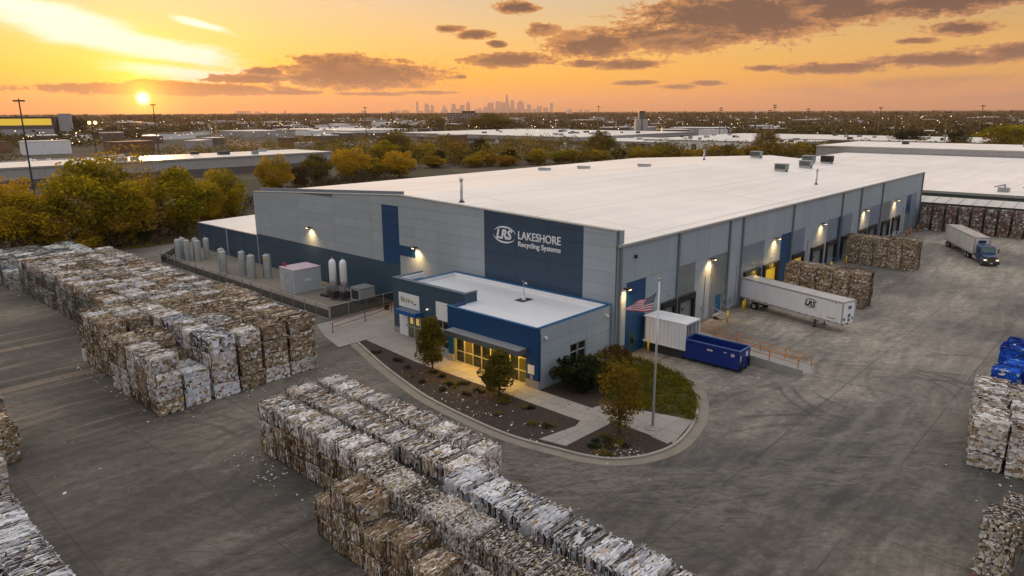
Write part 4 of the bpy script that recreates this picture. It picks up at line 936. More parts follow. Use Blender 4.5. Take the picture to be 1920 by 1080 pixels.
def slabs(poly, sx, sy, ox=0.0, oy=0.0, z=.118):
    if sum(poly[i-1][0]*poly[i][1]-poly[i][0]*poly[i-1][1] for i in range(len(poly))) < 0: poly = poly[::-1]
    xs = [p[0] for p in poly]; ys_ = [p[1] for p in poly]
    x = math.floor((min(xs)-ox)/sx)*sx+ox
    while x < max(xs):
        y = math.floor((min(ys_)-oy)/sy)*sy+oy
        while y < max(ys_):
            q = clip(poly, x+.012, y+.012, x+sx-.012, y+sy-.012)
            if len(q) >= 3:
                ar = abs(sum(q[i-1][0]*q[i][1]-q[i][0]*q[i-1][1] for i in range(len(q))))/2
                if ar > .12: MB().prism(q, .04, z + random.uniform(-.004,.004)).build('paving_slab', SLAB, WALKS)
            y += sy
        x += sx
slabs([(39.4,29.0),(41.85,29.0),(41.85,37.3),(42.3,37.3),(42.3,46.0),(44.0,46.9),(44.0,57.4),(40.3,57.4),(39.5,48.4)], 1.5, 1.6)
slabs([(35.45,27.75),(41.1,27.55),(40.4,22.35),(45.1,23.3),(43.3,30.0),(41.9,30.2),(38.4,29.2),(35.0,29.8)], 1.5, 1.5, .3, .2)
slabs([(37.2,57.6),(51.9,57.6),(51.9,66.0),(40.0,66.0),(38.2,61.5)], 2.4, 2.4, .4, .8, .05)
SLAB_KEEP = SLAB; SLAB = mat('tank_yard_concrete', (.20,.175,.145), .9, .14, .8, objvar=.05, bump=.2)
slabs([(42.3,66.6),(52.0,66.6),(52.0,112),(42.6,112)], 4.0, 4.0, .2, .2, .03); SLAB = SLAB_KEEP

# ------------------------------------------------------------------ equipment yard: fence, tanks, boxes
NET = bpy.data.materials.new('windscreen_net'); NET.use_nodes = True
N = NT(NET.node_tree); NET.node_tree.nodes.clear()
df = N.add('ShaderNodeBsdfDiffuse'); N._set(df.inputs[0], N.mix(N.noise(N.pos(), 1.2, 4), (.014,.022,.018), (.028,.036,.032)))
tr = N.add('ShaderNodeBsdfTransparent'); mx = N.add('ShaderNodeMixShader'); mx.inputs[0].default_value = .80
N.l.new(tr.outputs[0], mx.inputs[1]); N.l.new(df.outputs[0], mx.inputs[2]); N.l.new(mx.outputs[0], N.add('ShaderNodeOutputMaterial').inputs[0])
def fence(pts, label, h=1.6, net=(.35,1.25), step=2.4):
    t_ = thing('chain_link_fence', label, 'fence', (0,0,0), 0, 'chain link fences round the tank yard')
    rails = MB(); post = MB().tube((0,0,0),(0,0,h+.05),.05,.05,8).mesh('post', GALV)
    for a, b_ in zip(pts[:-1], pts[1:]):
        L_ = math.hypot(b_[0]-a[0], b_[1]-a[1]); n = max(1, round(L_/step))
        for i in range(n+1):
            u = i/n; link('post', post, t_, (a[0]+(b_[0]-a[0])*u, a[1]+(b_[1]-a[1])*u, 0))
        for z in (h, .12): rails.tube((*a, z), (*b_, z), .028, .028, 6)
        MB().face([(*a,net[0]),(*b_,net[0]),(*b_,net[1]),(*a,net[1])]).build('net', NET, t_)
    rails.build('rail', GALV, t_)
fence([(42.3,112.8),(42.05,100.0),(42.0,84.0),(42.0,66.5)], 'long netted fence between the left block of bales and the tanks', net=(.20,1.12))
fence([(42.1,66.4),(47.0,66.4),(51.9,66.4)], 'short netted fence from the corner post to the navy wall', net=(.10,1.55))
fence([(42.4,112.9),(45.5,116.6),(48.5,120.6)], 'far fence end closing the tank yard at the road', net=(.2,1.2))
def tank(x, y, h, r, label, m=None):
    t_ = thing('storage_tank', label, 'tank', (x, y, .03), random.uniform(0, 3), 'upright silver tanks along the navy wall')
    MB().lathe([(r,0),(r,h-.12),(r*.9,h-.03),(r*.5,h+.05),(0.02,h+.09)], 20).build('shell', m or ALU, t_, True)
    MB().lathe([(r+.02,h*.33),(r+.02,h*.33+.05),(r,h*.33+.06)], 20).lathe([(r+.02,h*.66),(r+.02,h*.66+.05),(r,h*.66+.06)], 20).build('band', GALV, t_)
    MB().tube((r*.3,0,h),(r*.3,0,h+.25),.08).build('cap', GALV, t_)
    MB().tube((r+.06,0,0),(r+.06,0,h-.2),.035).build('pipe', DARKM, t_)
TKM = mat('tank_paint', (.36,.38,.38), .42, .1, 1.5, dirt=(.30,.26,.2), dirt_amt=.4, metal=.2)
for i, (x, y) in enumerate(((44.9,112.6),(45.7,111.2),(46.6,109.6),(47.2,111.6),(48.4,110.4),(46.0,113.6))): tank(x, y, 3.3, .44, f'{ORD[i]} silver tank in the far cluster of six', TKM)
for i, (x, y) in enumerate(((44.9,97.4),(45.6,99.4),(46.6,95.2))): tank(x, y, 3.4, .48, f'{ORD[i]} silver tank in the middle cluster of three', TKM)
for i, (x, y) in enumerate(((46.4,92.2),(48.1,90.9))): tank(x, y, 3.3, .54, ('left' if i == 0 else 'yellow badged right') + ' silver tank of the pair left of the grey box', TKM)
o = MB().tube((47.62,90.65,2.75),(47.54,90.60,2.75),.2,.2,14).build('tank_badge', YELLOW); tag(o, 'round yellow badge on the right silver tank of the pair', 'badge')
MB2 = MB(); MB2.tube((49.4,89.9,0),(49.4,89.9,1.15),.09)
tag(MB2.build('bollard', YELLOW), 'yellow bollard between the silver tank pair and grey box', 'bollard')
t_ = thing('transformer_box', 'big grey equipment cabinet with pinkish top in the tank yard', 'equipment cabinet', (47.5,81.3,.03))
MB().box(-1.95,-1.75,.12,1.95,1.75,3.05).build('cabinet', mat('cabinet_pale', (.46,.48,.51), .5, .05, 1), t_); MB().box(-2.0,-1.8,3.05,2.0,1.8,3.13).build('top', mat('pink_top', (.55,.44,.50), .6, .12, .9), t_); MB().box(-2.05,-1.85,0,2.05,1.85,.12).build('base', CONC, t_)
for y in (-.9, .3): MB().box(-1.985,y-.5,.3,-1.955,y+.5,2.7).build('door', mat('cabinet_door', (.41,.43,.46), .5), t_)
MB().box(-1.999,-.35,1.5,-1.99,-.15,1.75).box(-1.999,.9,1.6,-1.99,1.2,1.85).box(-.4,-1.765,1.5,.4,-1.755,1.75).build('label_plate', WHITE, t_)
MB().tube((-1.4,1.3,3.13),(-1.4,1.3,3.65),.16,.16,10).build('beacon', mat('red_beacon', (.45,.03,.04), .4), t_)
def silo(x, y, label):
    t_ = thing('silo', label, 'silo', (x, y, .03), 0, 'white silos on legs')
    MB().lathe([(.12,1.75),(.38,2.35),(.44,2.45),(.44,4.6),(.36,4.9),(.18,5.08),(.03,5.14)], 20).build('vessel', WHITE, t_, True)
    for a in range(4): MB().tube((.36*math.cos(a*1.571+.78),.42*math.sin(a*1.571+.78),0),(.40*math.cos(a*1.571+.78),.40*math.sin(a*1.571+.78),2.5),.06).build('leg', GALV, t_)
    MB().tube((0,0,5.1),(0,0,5.35),.07).build('nozzle', GALV, t_); MB().tube((.50,0,.3),(.50,0,4.4),.05).build('pipe', DARKM, t_)
    MB().box(-.5,-.5,.3,.5,.5,1.1).build('skid', DARKM, t_)
silo(47.5, 73.75, 'left of two white silos on legs beside the navy wall'); silo(48.15, 72.45, 'right of two white silos on legs beside the navy wall')
t_ = thing('pump_skid', 'tangle of grey pipes and pumps under the white silos', 'pump', (48.4,75.9,.03))
MB().box(-1.1,-.7,0,1.1,.7,.25).build('base', DARKM, t_)
mb = MB()
for i in range(7): mb.tube((-1+.3*i,-.5,.25),(-1+.3*i,-.5,1.2+.25*(i%3)),.07); mb.tube((-1+.3*i,-.5,1.2+.25*(i%3)),(-1+.3*i,.5,1.1),.06)
mb.build('pipe', GALV, t_); MB().tube((-.6,.2,.7),(.6,.2,.7),.32,.32,14).build('motor', STEELP, t_)
t_ = thing('generator_box', 'low grey louvred cabinet right of the white silos', 'equipment cabinet', (49.5,70.6,.03))
MB().box(-1.1,-1.0,.1,1.1,1.0,1.75).build('cabinet', STEELP, t_); MB().box(-1.15,-1.05,1.75,1.15,1.05,1.82).build('lid', GALV, t_); MB().box(-1.115,-.7,.4,-1.105,.7,1.5).build('louvre', DARKM, t_)
for i, (x, y) in enumerate(((48.9,65.1),(50.1,64.7))):
    t_ = thing('barrel', ('left' if i == 0 else 'right') + ' black barrel behind the orange entrance railing', 'barrel', (x, y, .05), 0, 'black barrels by the navy wall')
    MB().lathe([(.3,0),(.31,.3),(.29,.32),(.31,.6),(.3,.9)], 14).build('drum', BLACK, t_); MB().lathe([(.31,.9),(.31,.93),(.02,.93)], 14).build('lid', DARKM, t_)
t_ = thing('handrail', 'rust orange two rail handrail beside the entrance plaza', 'railing', (0,0,0))
pr = [(39.6,62.2),(44.3,63.0),(48.6,63.8),(51.6,64.3)]
for p in pr: MB().tube((*p,.03),(*p,1.15),.05).tube((*p,.03),(*p,.07),.14).build('post', RUST, t_)
mb = MB()
for a, b_ in zip(pr[:-1], pr[1:]):
    for z in (1.12,.6): mb.tube((*a,z),(*b_,z),.04)
mb.build('rail', RUST, t_)

# ------------------------------------------------------------------ dock yard things
t_ = thing('compactor_container', 'white corrugated open ended container backed to the dock wall', 'container', (57.85,32.7,0))
mb = MB()
W2, L2, Z0, Z1 = 1.32, 2.15, .95, 3.5
mb.box(-W2,-L2,Z1-.06,W2,L2+.2,Z1).build('container_roof', WHITE, t_)
MB().box(-W2,-L2,Z0,W2,L2+.2,Z0+.12).build('container_floor', WHITE, t_)
for s_ in (-1, 1):
    mb = MB(); n = 11; dyy = (2*L2)/n
    for i in range(n):
        y0 = -L2+i*dyy; o_ = .07
        prof = [(0,0),(dyy*.25,o_),(dyy*.6,o_),(dyy*.85,0),(dyy,0)]
        for (u0, o0), (u1, o1) in zip(prof[:-1], prof[1:]):
            xa, xb = s_*(W2-.08+o0), s_*(W2-.08+o1)
            mb.face([(xa,y0+u0,Z0+.1),(xb,y0+u1,Z0+.1),(xb,y0+u1,Z1-.05),(xa,y0+u0,Z1-.05)])
    mb.build('side_wall', WHITE, t_)
MB().box(-W2,-L2-.06,Z0,-W2+.12,-L2,Z1).box(W2-.12,-L2-.06,Z0,W2,-L2,Z1).box(-W2+.12,-L2-.06,Z1-.14,W2-.12,-L2,Z1).box(-W2+.12,-L2-.06,Z0,W2-.12,-L2,Z0+.12).build('end_frame', WHITE, t_)
MB().box(-W2+.1,L2-.3,Z0+.12,W2-.1,L2-.2,Z1-.08).build('bulkhead', DARKM, t_)
MB().box(-1.0,-L2+.3,.0,-.8,L2,.95).box(.8,-L2+.3,0,1.0,L2,.95).build('skid', DARKM, t_)
t_ = thing('dumpster', 'dark blue open roll off dumpster beside the ramp wall', 'dumpster', (57.75,28.0,0))
W2, L2, Z0, Z1 = 1.05, 2.75, .32, 2.0
MB().box(-W2,-L2,Z0,W2,L2,Z0+.08).box(-W2,-L2,Z0+.08,-W2+.05,L2,Z1).box(W2-.05,-L2,Z0+.08,W2,L2,Z1).box(-W2+.05,L2-.05,Z0+.08,W2-.05,L2,Z1).build('body', BLUEP, t_)
MB().box(-W2+.06,-L2,Z0+.08,W2-.06,-L2+.06,Z1).build('tailgate', BLUEP, t_)
RIM = mat('blue_rim', (.06,.12,.30), .4)
MB().box(-W2-.05,-L2-.05,Z1,-W2+.08,L2+.05,Z1+.09).box(W2-.08,-L2-.05,Z1,W2+.05,L2+.05,Z1+.09).box(-W2+.08,-L2-.05,Z1,W2-.08,-L2+.08,Z1+.09).box(-W2+.08,L2-.08,Z1,W2-.08,L2+.05,Z1+.09).build('rim', RIM, t_)
MB().box(-W2-.03,-L2,.95,-W2-.002,L2,1.0).box(-W2-.02,-L2,Z0-.02,-W2+.1,L2,Z0+.06).build('rib', BLUEP, t_)
MB().box(-.55,-L2,.08,-.40,L2,.31).box(.40,-L2,.08,.55,L2,.31).build('runner', BLACK, t_)
for x in (-.75,.75):
    for y in (-2.2,2.2): MB().tube((x-.08,y,.15),(x+.08,y,.15),.15,.15,12).build('roller', DARKM, t_)
MB().box(-.85,-L2-.14,.25,-.65,-L2-.005,1.1).box(.65,-L2-.14,.25,.85,-L2-.005,1.1).build('stop_post', BLACK, t_)
DEC = mat('decal_white', (.62,.62,.66), .5); DECR = mat('decal_red', (.5,.12,.1), .5)
MB().box(-W2-.012,-.15,1.45,-W2-.004,.35,1.62).box(-W2-.012,-2.25,1.40,-W2-.004,-1.95,1.66).box(-W2-.012,-1.5,1.6,-W2-.004,-1.25,1.68).box(.15,-L2-.012,1.3,.6,-L2-.004,1.75).box(-.92,-L2-.012,.8,-.75,-L2-.004,1.6).build('decal', DEC, t_)
MB().box(-W2-.018,-.05,1.50,-W2-.013,.25,1.57).box(-W2-.018,-2.18,1.48,-W2-.013,-2.02,1.58).build('decal', DECR, t_)
# ramp with walls and rails
t_ = thing('loading_ramp', 'concrete loading ramp with retaining wall rising to the dock', 'ramp', (0,0,0))
MB().prism([(21.0,0),(33.6,0),(35.2,0),(35.2,1.05),(33.6,1.05)], 60.0, 63.0, axis='x').build('ramp_slab', CONC, t_)
MB().prism([(20.9,0),(35.1,0),(35.1,1.35),(33.6,1.35),(20.9,.55)], 59.7, 59.97, axis='x').build('retaining_wall', CONC, t_)
def railing(x, pts, label, z0f):
    r_ = thing('ramp_railing', label, 'railing', (0,0,0), 0, 'orange railings of the loading ramp')
    mb = MB()
    for y in pts: MB().tube((x,y,z0f(y)),(x,y,z0f(y)+.92),.045).build('post', ORANGE, r_)
    for a, b_ in zip(pts[:-1], pts[1:]):
        for dz in (.90,.45): mb.tube((x,a,z0f(a)+dz),(x,b_,z0f(b_)+dz),.036)
    mb.build('rail', ORANGE, r_)
railing(62.8, [21.2,23.6,26.0,28.4,30.8,33.2], 'far orange railing along the ramp, facing the trailer', lambda y: max(0,(y-21.0)*1.05/12.6))
railing(59.85, [21.3,23.9,26.5,29.1,31.7,33.6], 'near orange railing on the ramp retaining wall', lambda y: .55+(y-20.9)*.8/12.7)
t_ = thing('safety_gate', 'small teal safety gate at the top of the ramp', 'gate', (61.4,33.4,1.05))
MB().tube((-.9,0,0),(-.9,0,1.2),.045).tube((.9,0,0),(.9,0,1.2),.045).build('post', TEAL, t_)
mb = MB()
for z in (.15,.5,.85,1.15): mb.tube((-.9,0,z),(.9,0,z),.03)
for x in (-.45,0,.45): mb.tube((x,0,.15),(x,0,1.15),.025)
mb.build('rail', TEAL, t_)
boll = MB().tube((0,0,0),(0,0,1.25),.11,.11,12).lathe([(.11,1.25),(.08,1.31),(.01,1.33)], 12).mesh('bollard', YELLOW, True)
bollo = MB().tube((0,0,0),(0,0,1.25),.11,.11,12).lathe([(.11,1.25),(.08,1.31),(.01,1.33)], 12).mesh('bollard', ORANGE, True)
for x, y, m, lb in ((56.2,34.2,boll,'yellow bollard at the rear of the white container'),(70.6,33.2,boll,'yellow bollard in front of the blue door steps'),(76.6,34.0,boll,'yellow bollard nearest the rear of the white trailer'),(75.9,33.9,boll,'yellow bollard second from the white trailer'),
                  (98.0,34.0,boll,'yellow bollard left of the far dock stack'),(104.7,34.0,boll,'yellow bollard between the dock doors behind near stack'),(110.7,33.9,boll,'yellow bollard at the near end of far stack'),(97.3,33.3,boll,'yellow bollard close beside near dock stack'),
                  (124.0,34.3,bollo,'orange bollard behind the far dock stack'),(130.6,34.2,bollo,'orange bollard beside the open dock doors'),(137.0,34.2,bollo,'orange bollard between the last two dock doors'),(143.6,34.0,bollo,'orange bollard left of the tall blue door panel'),(145.4,33.9,bollo,'orange bollard at the tall blue door panel'),(150.2,33.8,bollo,'orange bollard right of the tall blue door'),(153.5,33.7,bollo,'orange bollard at the far warehouse corner')):
    o = link('bollard', m, None, (x, y, 0)); tag(o, lb, 'bollard', 'bollards along the dock wall')

# ------------------------------------------------------------------ vehicles
TRLW = mat('trailer_white', (.84,.84,.86), .45, .05, .7, dirt=(.56,.50,.44), dirt_amt=.25)
TRLD = mat('trailer_white_dusty', (.70,.67,.64), .5, .08, .7, dirt=(.34,.30,.26), dirt_amt=.4)
RUSTY = mat('dusty_roof', (.42,.37,.33), .6, .2, .5, dirt=(.22,.12,.07), dirt_amt=.75)
RTAPE = mat('red_tape', (.45,.05,.05), .5); RIMM = mat('wheel_rim', (.50,.50,.51), .35, .1, 3, metal=.5)
INK = mat('logo_black', (.012,.012,.014), .5)
def wheel(parent, x, y, r=.46, wd=.28, dual=True):
    w_ = MB().tube((x,y-wd/2,r),(x,y+wd/2,r),r,r,20).build('wheel', BLACK, parent)
    MB().tube((x,y-wd/2-.012,r),(x,y+wd/2+.012,r),r*.56,r*.56,16).build('rim', RIMM, w_)
    MB().tube((x,y-wd/2-.05,r),(x,y+wd/2+.05,r),r*.22,r*.18,10).build('hub', GALV, w_)
def trailer(t_, L_, Wd, z0, z1, body, roofm, axles, u0=0.0):
    x0, x1 = u0, u0+L_; h = Wd/2
    MB().box(x0,-h,z0,x1,h,z1).build('body', body, t_)
    MB().box(x0+.06,-h+.08,z1,x1-.06,h-.08,z1+.03).build('roof', roofm, t_)
    MB().box(x0-.02,-h-.03,z1-.10,x1+.02,-h,z1+.05).box(x0-.02,h,z1-.10,x1+.02,h+.03,z1+.05).box(x1,-h,z1-.1,x1+.03,h,z1+.05).build('top_rail', TRIM, t_)
    MB().box(x0-.02,-h-.03,z0-.12,x1,-h,z0+.10).box(x0-.02,h,z0-.12,x1,h+.03,z0+.10).build('side_rail', ALU, t_)
    for s_ in (-1, 1):
        mb = MB(); n = int(L_/.9)
        for i in range(n): mb.box(x0+.2+i*L_/n, s_*(h+.033)-.003, z0+.02, x0+.55+i*L_/n, s_*(h+.033)+.003, z0+.09)
        mb.build('reflective_tape', RTAPE, t_)
    for y_ in (-h-.02, h-.16): MB().box(x1-.02,y_,z0-.1,x1+.05,y_+.18,z1-.1).build('corner_post', TRIM, t_)
    MB().box(x0+.2,-.45,z0-.28,x1-.2,-.33,z0-.01).box(x0+.2,.33,z0-.28,x1-.2,.45,z0-.01).build('underframe', DARKM, t_)
    for a in axles:
        for s_ in (-1, 1): wheel(t_, u0+a, s_*(h-.18), .44, .34)
        MB().tube((u0+a,-h+.3,.44),(u0+a,h-.3,.44),.07).build('axle', DARKM, t_)
    MB().box(x0+axles[0]-.9,-.5,z0-.45,x0+axles[-1]+.9,.5,z0-.29).build('suspension', DARKM, t_)
    MB().box(x0-.06,-h+.1,.42,x0,h-.1,.52).tube((x0-.03,-.5,.5),(x0-.03,-.5,z0),.04).tube((x0-.03,.5,.5),(x0-.03,.5,z0),.04).build('underride_guard', DARKM, t_)
def landing(t_, x, h, z0):
    for s_ in (-1, 1):
        l_ = MB().tube((x,s_*(h-.28),.06),(x,s_*(h-.28),z0),.075).box(x-.2,s_*(h-.28)-.15,0,x+.2,s_*(h-.28)+.15,.06).build('landing_leg', DARKM, t_)
    MB().tube((x,-h+.28,.65),(x,h-.28,.65),.035).tube((x,-h+.28,.45),(x+.75,-h+.28,z0),.03).tube((x,h-.28,.45),(x+.75,h-.28,z0),.03).tube((x,-h+.28,.45),(x-.75,-h+.28,z0),.03).build('brace', DARKM, t_)
ang_ = math.atan2(22.05-35.0, 75.15-79.05)
t_ = thing('semi_trailer', 'white semi trailer with black logo parked at the lit dock', 'trailer', (79.1,35.15,0), ang_)
trailer(t_, 13.5, 2.2, 1.12, 3.42, TRLW, mat('trailer_roof', (.45,.44,.44), .5, .12, .6, dirt=(.30,.22,.16), dirt_amt=.5), (2.3,))
landing(t_, 10.3, 1.1, 1.12)
# logo on the side that faces the office (local -y)
def on_side(me, x, z, w_, side=-1, y=1.112, name='logo_letters', sy=1.0):
    s = w_/me['w']; o = link(name, me, t_); o.rotation_euler = (math.pi/2, 0, 0 if side < 0 else math.pi)
    o.scale = (s, s*sy, 1); o.location = (x - me['x0']*s*(1 if side < 0 else -1), side*y, z); return o
SIDE = -1
_right = Vector((math.cos(ang_+math.pi/2*SIDE), math.sin(ang_+math.pi/2*SIDE), 0))
lrs2 = text_mesh('logo_letters', 'LRS', 1, INK, .004, .045, .22)
on_side(lrs2, 9.05, 2.25, 1.35, SIDE, 1.106, sy=.95)
for sw in swoosh(1.75, .98, INK, .006): o = link('logo_swoosh', sw, t_); o.rotation_euler = (math.pi/2,0,0); o.location = (9.8,-1.104,2.53)
mb = MB(); rg = random.Random(3)
x = 9.0
for i in range(14):
    w_ = rg.uniform(.05,.10)
    if i != 8: mb.box(x,-1.107,1.86,x+w_*.55,-1.101,1.86+rg.uniform(.08,.13))
    x += .125
mb.build('faint_lettering', mat('faint_ink', (.36,.36,.38), .5), t_)
mb = MB()
for i in range(8): mb.box(11.9+i*.12,-1.107,1.48,11.9+i*.12+.08,-1.101,1.58)
mb.box(12.6,-1.107,3.18,12.85,-1.101,3.24).box(12.1,-1.107,3.2,12.45,-1.101,3.23)
mb.build('unit_number', INK, t_)
mb = MB().box(13.552,-.15,2.62,13.558,.35,2.95).box(13.552,-.1,1.75,13.558,.3,2.1).box(13.552,-.8,1.45,13.558,-.55,1.75).box(13.552,-.05,1.3,13.558,.25,1.62).box(13.552,.55,1.45,13.558,.75,1.7)
mb.build('decal', mat('decal_slate', (.10,.11,.17), .5), t_)
# truck with trailer
hd = math.atan2(-.469,-.883)
org = Vector((123.2,18.8,0)) + Vector((.469,-.883,0))*1.02
t_ = thing('semi_truck', 'dark blue semi truck with dusty white trailer driving through the yard', 'truck', tuple(org), hd)
trailer(t_, 13.4, 2.2, 1.1, 3.55, TRLD, RUSTY, (1.1, 2.15), u0=-16.9)
TBLUE = mat('truck_blue', (.006,.040,.135), .3, .08, 1, spec=.6)
def loft(mb, secs, m=0):      # secs: list of (x, [(y,z)...]) same count
    n = len(secs[0][1]); b = len(mb.v)
    for x, pr_ in secs: mb.v += [(x, y, z) for y, z in pr_]
    for k in range(len(secs)-1):
        for i in range(n):
            j = (i+1) % n; mb.f.append((b+k*n+i, b+k*n+j, b+(k+1)*n+j, b+(k+1)*n+i)); mb.mi.append(m)
    mb.f.append(tuple(b+i for i in reversed(range(n)))); mb.f.append(tuple(b+(len(secs)-1)*n+i for i in range(n))); mb.mi += [m, m]
def sec(hw, z0, z1, r): return [(-hw,z0),(hw,z0),(hw,z1-r),(hw-r,z1),(-hw+r,z1),(-hw,z1-r)]
mb = MB(); loft(mb, [(-2.7,sec(1.0,.75,2.62,.12)),(-2.6,sec(1.04,.70,2.74,.14)),(-1.25,sec(1.04,.70,2.72,.14)),(-.95,sec(1.0,.75,2.55,.16)),(-.55,sec(.97,.8,1.72,.2))]); mb.build('cab', TBLUE, t_)
mb = MB(); loft(mb, [(-.56,sec(.93,.78,1.70,.2)),(.55,sec(.88,.75,1.60,.22)),(.82,sec(.80,.75,1.48,.22))]); mb.build('bonnet', TBLUE, t_)
MB().face([(-.52,-.84,1.80),(-.52,.84,1.80),(-.90,.86,2.46),(-.90,-.86,2.46)]).build('windscreen', mat('windscreen_glass', (.015,.06,.055), .08, spec=.8), t_)
for s_ in (-1, 1):
    MB().box(-2.0,s_*1.05-.006,1.75,-1.05,s_*1.05+.006,2.4).build('side_window', GLASS, t_)
    mb = MB(); loft(mb, [(-.75,sec(.24,.5,.95,.1)),(-.45,sec(.24,.5,1.18,.14)),(.45,sec(.24,.5,1.18,.14)),(.80,sec(.22,.5,1.05,.14))])
    f_ = mb.build('mudguard', TBLUE, t_); f_.location = (0, s_*.86, 0)
    MB().box(.80,s_*.80-.16,.86,.87,s_*.80+.16,1.02).build('headlight', mat('headlight_glow', (1,.8,.5), .3, emit=(1.0,.62,.25), estr=2.2), t_)
    MB().box(-.85,s_*1.35-.07,1.75,-.78,s_*1.35+.10,2.35).tube((-.85,s_*1.35,2.2),(-.9,s_*1.0,2.25),.02).build('mirror', DARKM, t_)
    MB().tube((-2.85,s_*.8,.8),(-2.85,s_*.8,3.15),.09,.09,10).build('exhaust_stack', GALV, t_)
    wheel(t_, 0, s_*.9, .46, .26)
    for a in (-5.4,-6.45): wheel(t_, a, s_*.88, .46, .42)
    MB().tube((-3.6,s_*.85,.65),(-2.2,s_*.85,.65),.26,.26,12).build('fuel_tank', ALU, t_)
MB().box(.82,-.52,.72,.88,.52,1.45).build('grille', mat('chrome_grille', (.10,.10,.105), .3, metal=.6), t_)
MB().box(.86,-.57,.68,.90,-.52,1.5).box(.86,.52,.68,.90,.57,1.5).box(.86,-.57,1.45,.90,.57,1.5).build('grille_surround', RIMM, t_)
MB().box(.75,-1.08,.34,1.02,1.08,.66).build('bumper', DARKM, t_); MB().box(1.022,-.18,.45,1.03,.18,.57).build('number_plate', WHITE, t_)
MB().box(-7.2,-.45,.62,-.6,-.3,.85).box(-7.2,.3,.62,-.6,.45,.85).build('chassis', DARKM, t_)
for y in (-.5,-.25,0,.25,.5): MB().box(-1.0,y-.05,2.70,-.9,y+.05,2.77).build('roof_marker', mat('amber', (.5,.25,.05), .4), t_)
MB().box(-3.448,-.55,2.75,-3.44,.5,3.15).build('trailer_badge', mat('badge_blue', (.01,.03,.12), .4), t_)
MB().box(-3.448,-.45,2.55,-3.442,.4,2.66).build('trailer_badge', DARKM, t_)

# ------------------------------------------------------------------ flagpole and flag
t_ = thing('flagpole', 'tall silver flagpole on a round concrete base in the walk', 'flagpole', (41.95,24.85,.11))
MB().tube((0,0,0),(0,0,11.0),.105,.05,14).build('pole', ALU, t_, True)
MB().lathe([(.62,0),(.60,.06),(.3,.12),(.22,.16),(.13,.2)], 24).build('base', SLAB, t_); MB().lathe([(.01,10.95),(.09,11.03),(.11,11.12),(.08,11.2),(.01,11.23)], 12).build('finial', mat('gilt', (.45,.40,.28), .3, metal=.6), t_)
MB().tube((.07,-.05,1.2),(.055,-.03,10.9),.012).tube((.06,-.02,1.2),(.16,-.02,1.25),.03).build('halyard', WHITE, t_)
FR, FW_, FB = mat('flag_red', (.48,.014,.045), .7), mat('flag_white', (.80,.78,.80), .7), mat('flag_blue', (.012,.018,.075), .7)
fdir = Vector((-rt0.x, -rt0.y, 0)).normalized(); fside = Vector((-fdir.y, fdir.x, 0))
nx, nz = 28, 26
V = []; 
for i in range(nx+1):
    u = i/nx
    for k in range(nz+1):
        v = k/nz
        hoistx = .13 + .62*(v**.8)*.55           # the hoist hangs slack, pulled away low down
        x = hoistx + u*(1.95 - .45*v*0 - .25*(1-v)); 
        z = 10.35 - v*1.42*(1-.28*u) - u*1.02*(1 - .62*v) - .10*math.sin(u*5.2)*(.4+u)
        yw = .20*math.sin(u*7.5 + v*1.6)*u**.5 + .06*math.sin(u*15+v*3)
        V.append(tuple(Vector((41.95,24.85,.11)) + fdir*x + fside*yw + Vector((0,0,z-.11))))
F = []; MI = []
for i in range(nx):
    for k in range(nz):
        a = i*(nz+1)+k; F.append((a, a+1, a+nz+2, a+nz+1)); MI.append(2 if (i < 11 and k < 14) else (0 if (k//2) % 2 == 0 else 1))
me = np_mesh('flag', V, F, [FR, FW_, FB], None, MI); FL = link('flag', me); me.polygons.foreach_set('use_smooth', [True]*len(F))
tag(FL, 'striped flag with starred blue corner drooping from the flagpole', 'flag')
sm = MB(); Va = np.array(V).reshape(nx+1, nz+1, 3)
for r_ in range(9):
    for q in range(6 if r_ % 2 == 0 else 5):
        fi = .6 + q*1.8 + (.9 if r_ % 2 else 0); fk = .9 + r_*1.42
        i, k = int(fi), int(fk); p = Va[i, k]*(1-(fi-i))*(1-(fk-k)) + Va[i+1, k]*(fi-i)*(1-(fk-k)) + Va[i, k+1]*(1-(fi-i))*(fk-k) + Va[i+1, k+1]*(fi-i)*(fk-k)
        du = Vector(Va[i+1, k]-Va[i, k]).normalized(); dv = Vector(Va[i, k+1]-Va[i, k]).normalized(); nn = du.cross(dv).normalized()
        for sg in (-1, 1):
            pts = []
            for s_ in range(10):
                a = s_*math.pi/5; rr = .042 if s_ % 2 == 0 else .018; pts.append(tuple(Vector(p) + nn*sg*.006 + du*math.sin(a)*rr - dv*math.cos(a)*rr))
            sm.face(pts if sg > 0 else pts[::-1])
sm.build('stars', FW_, FL)
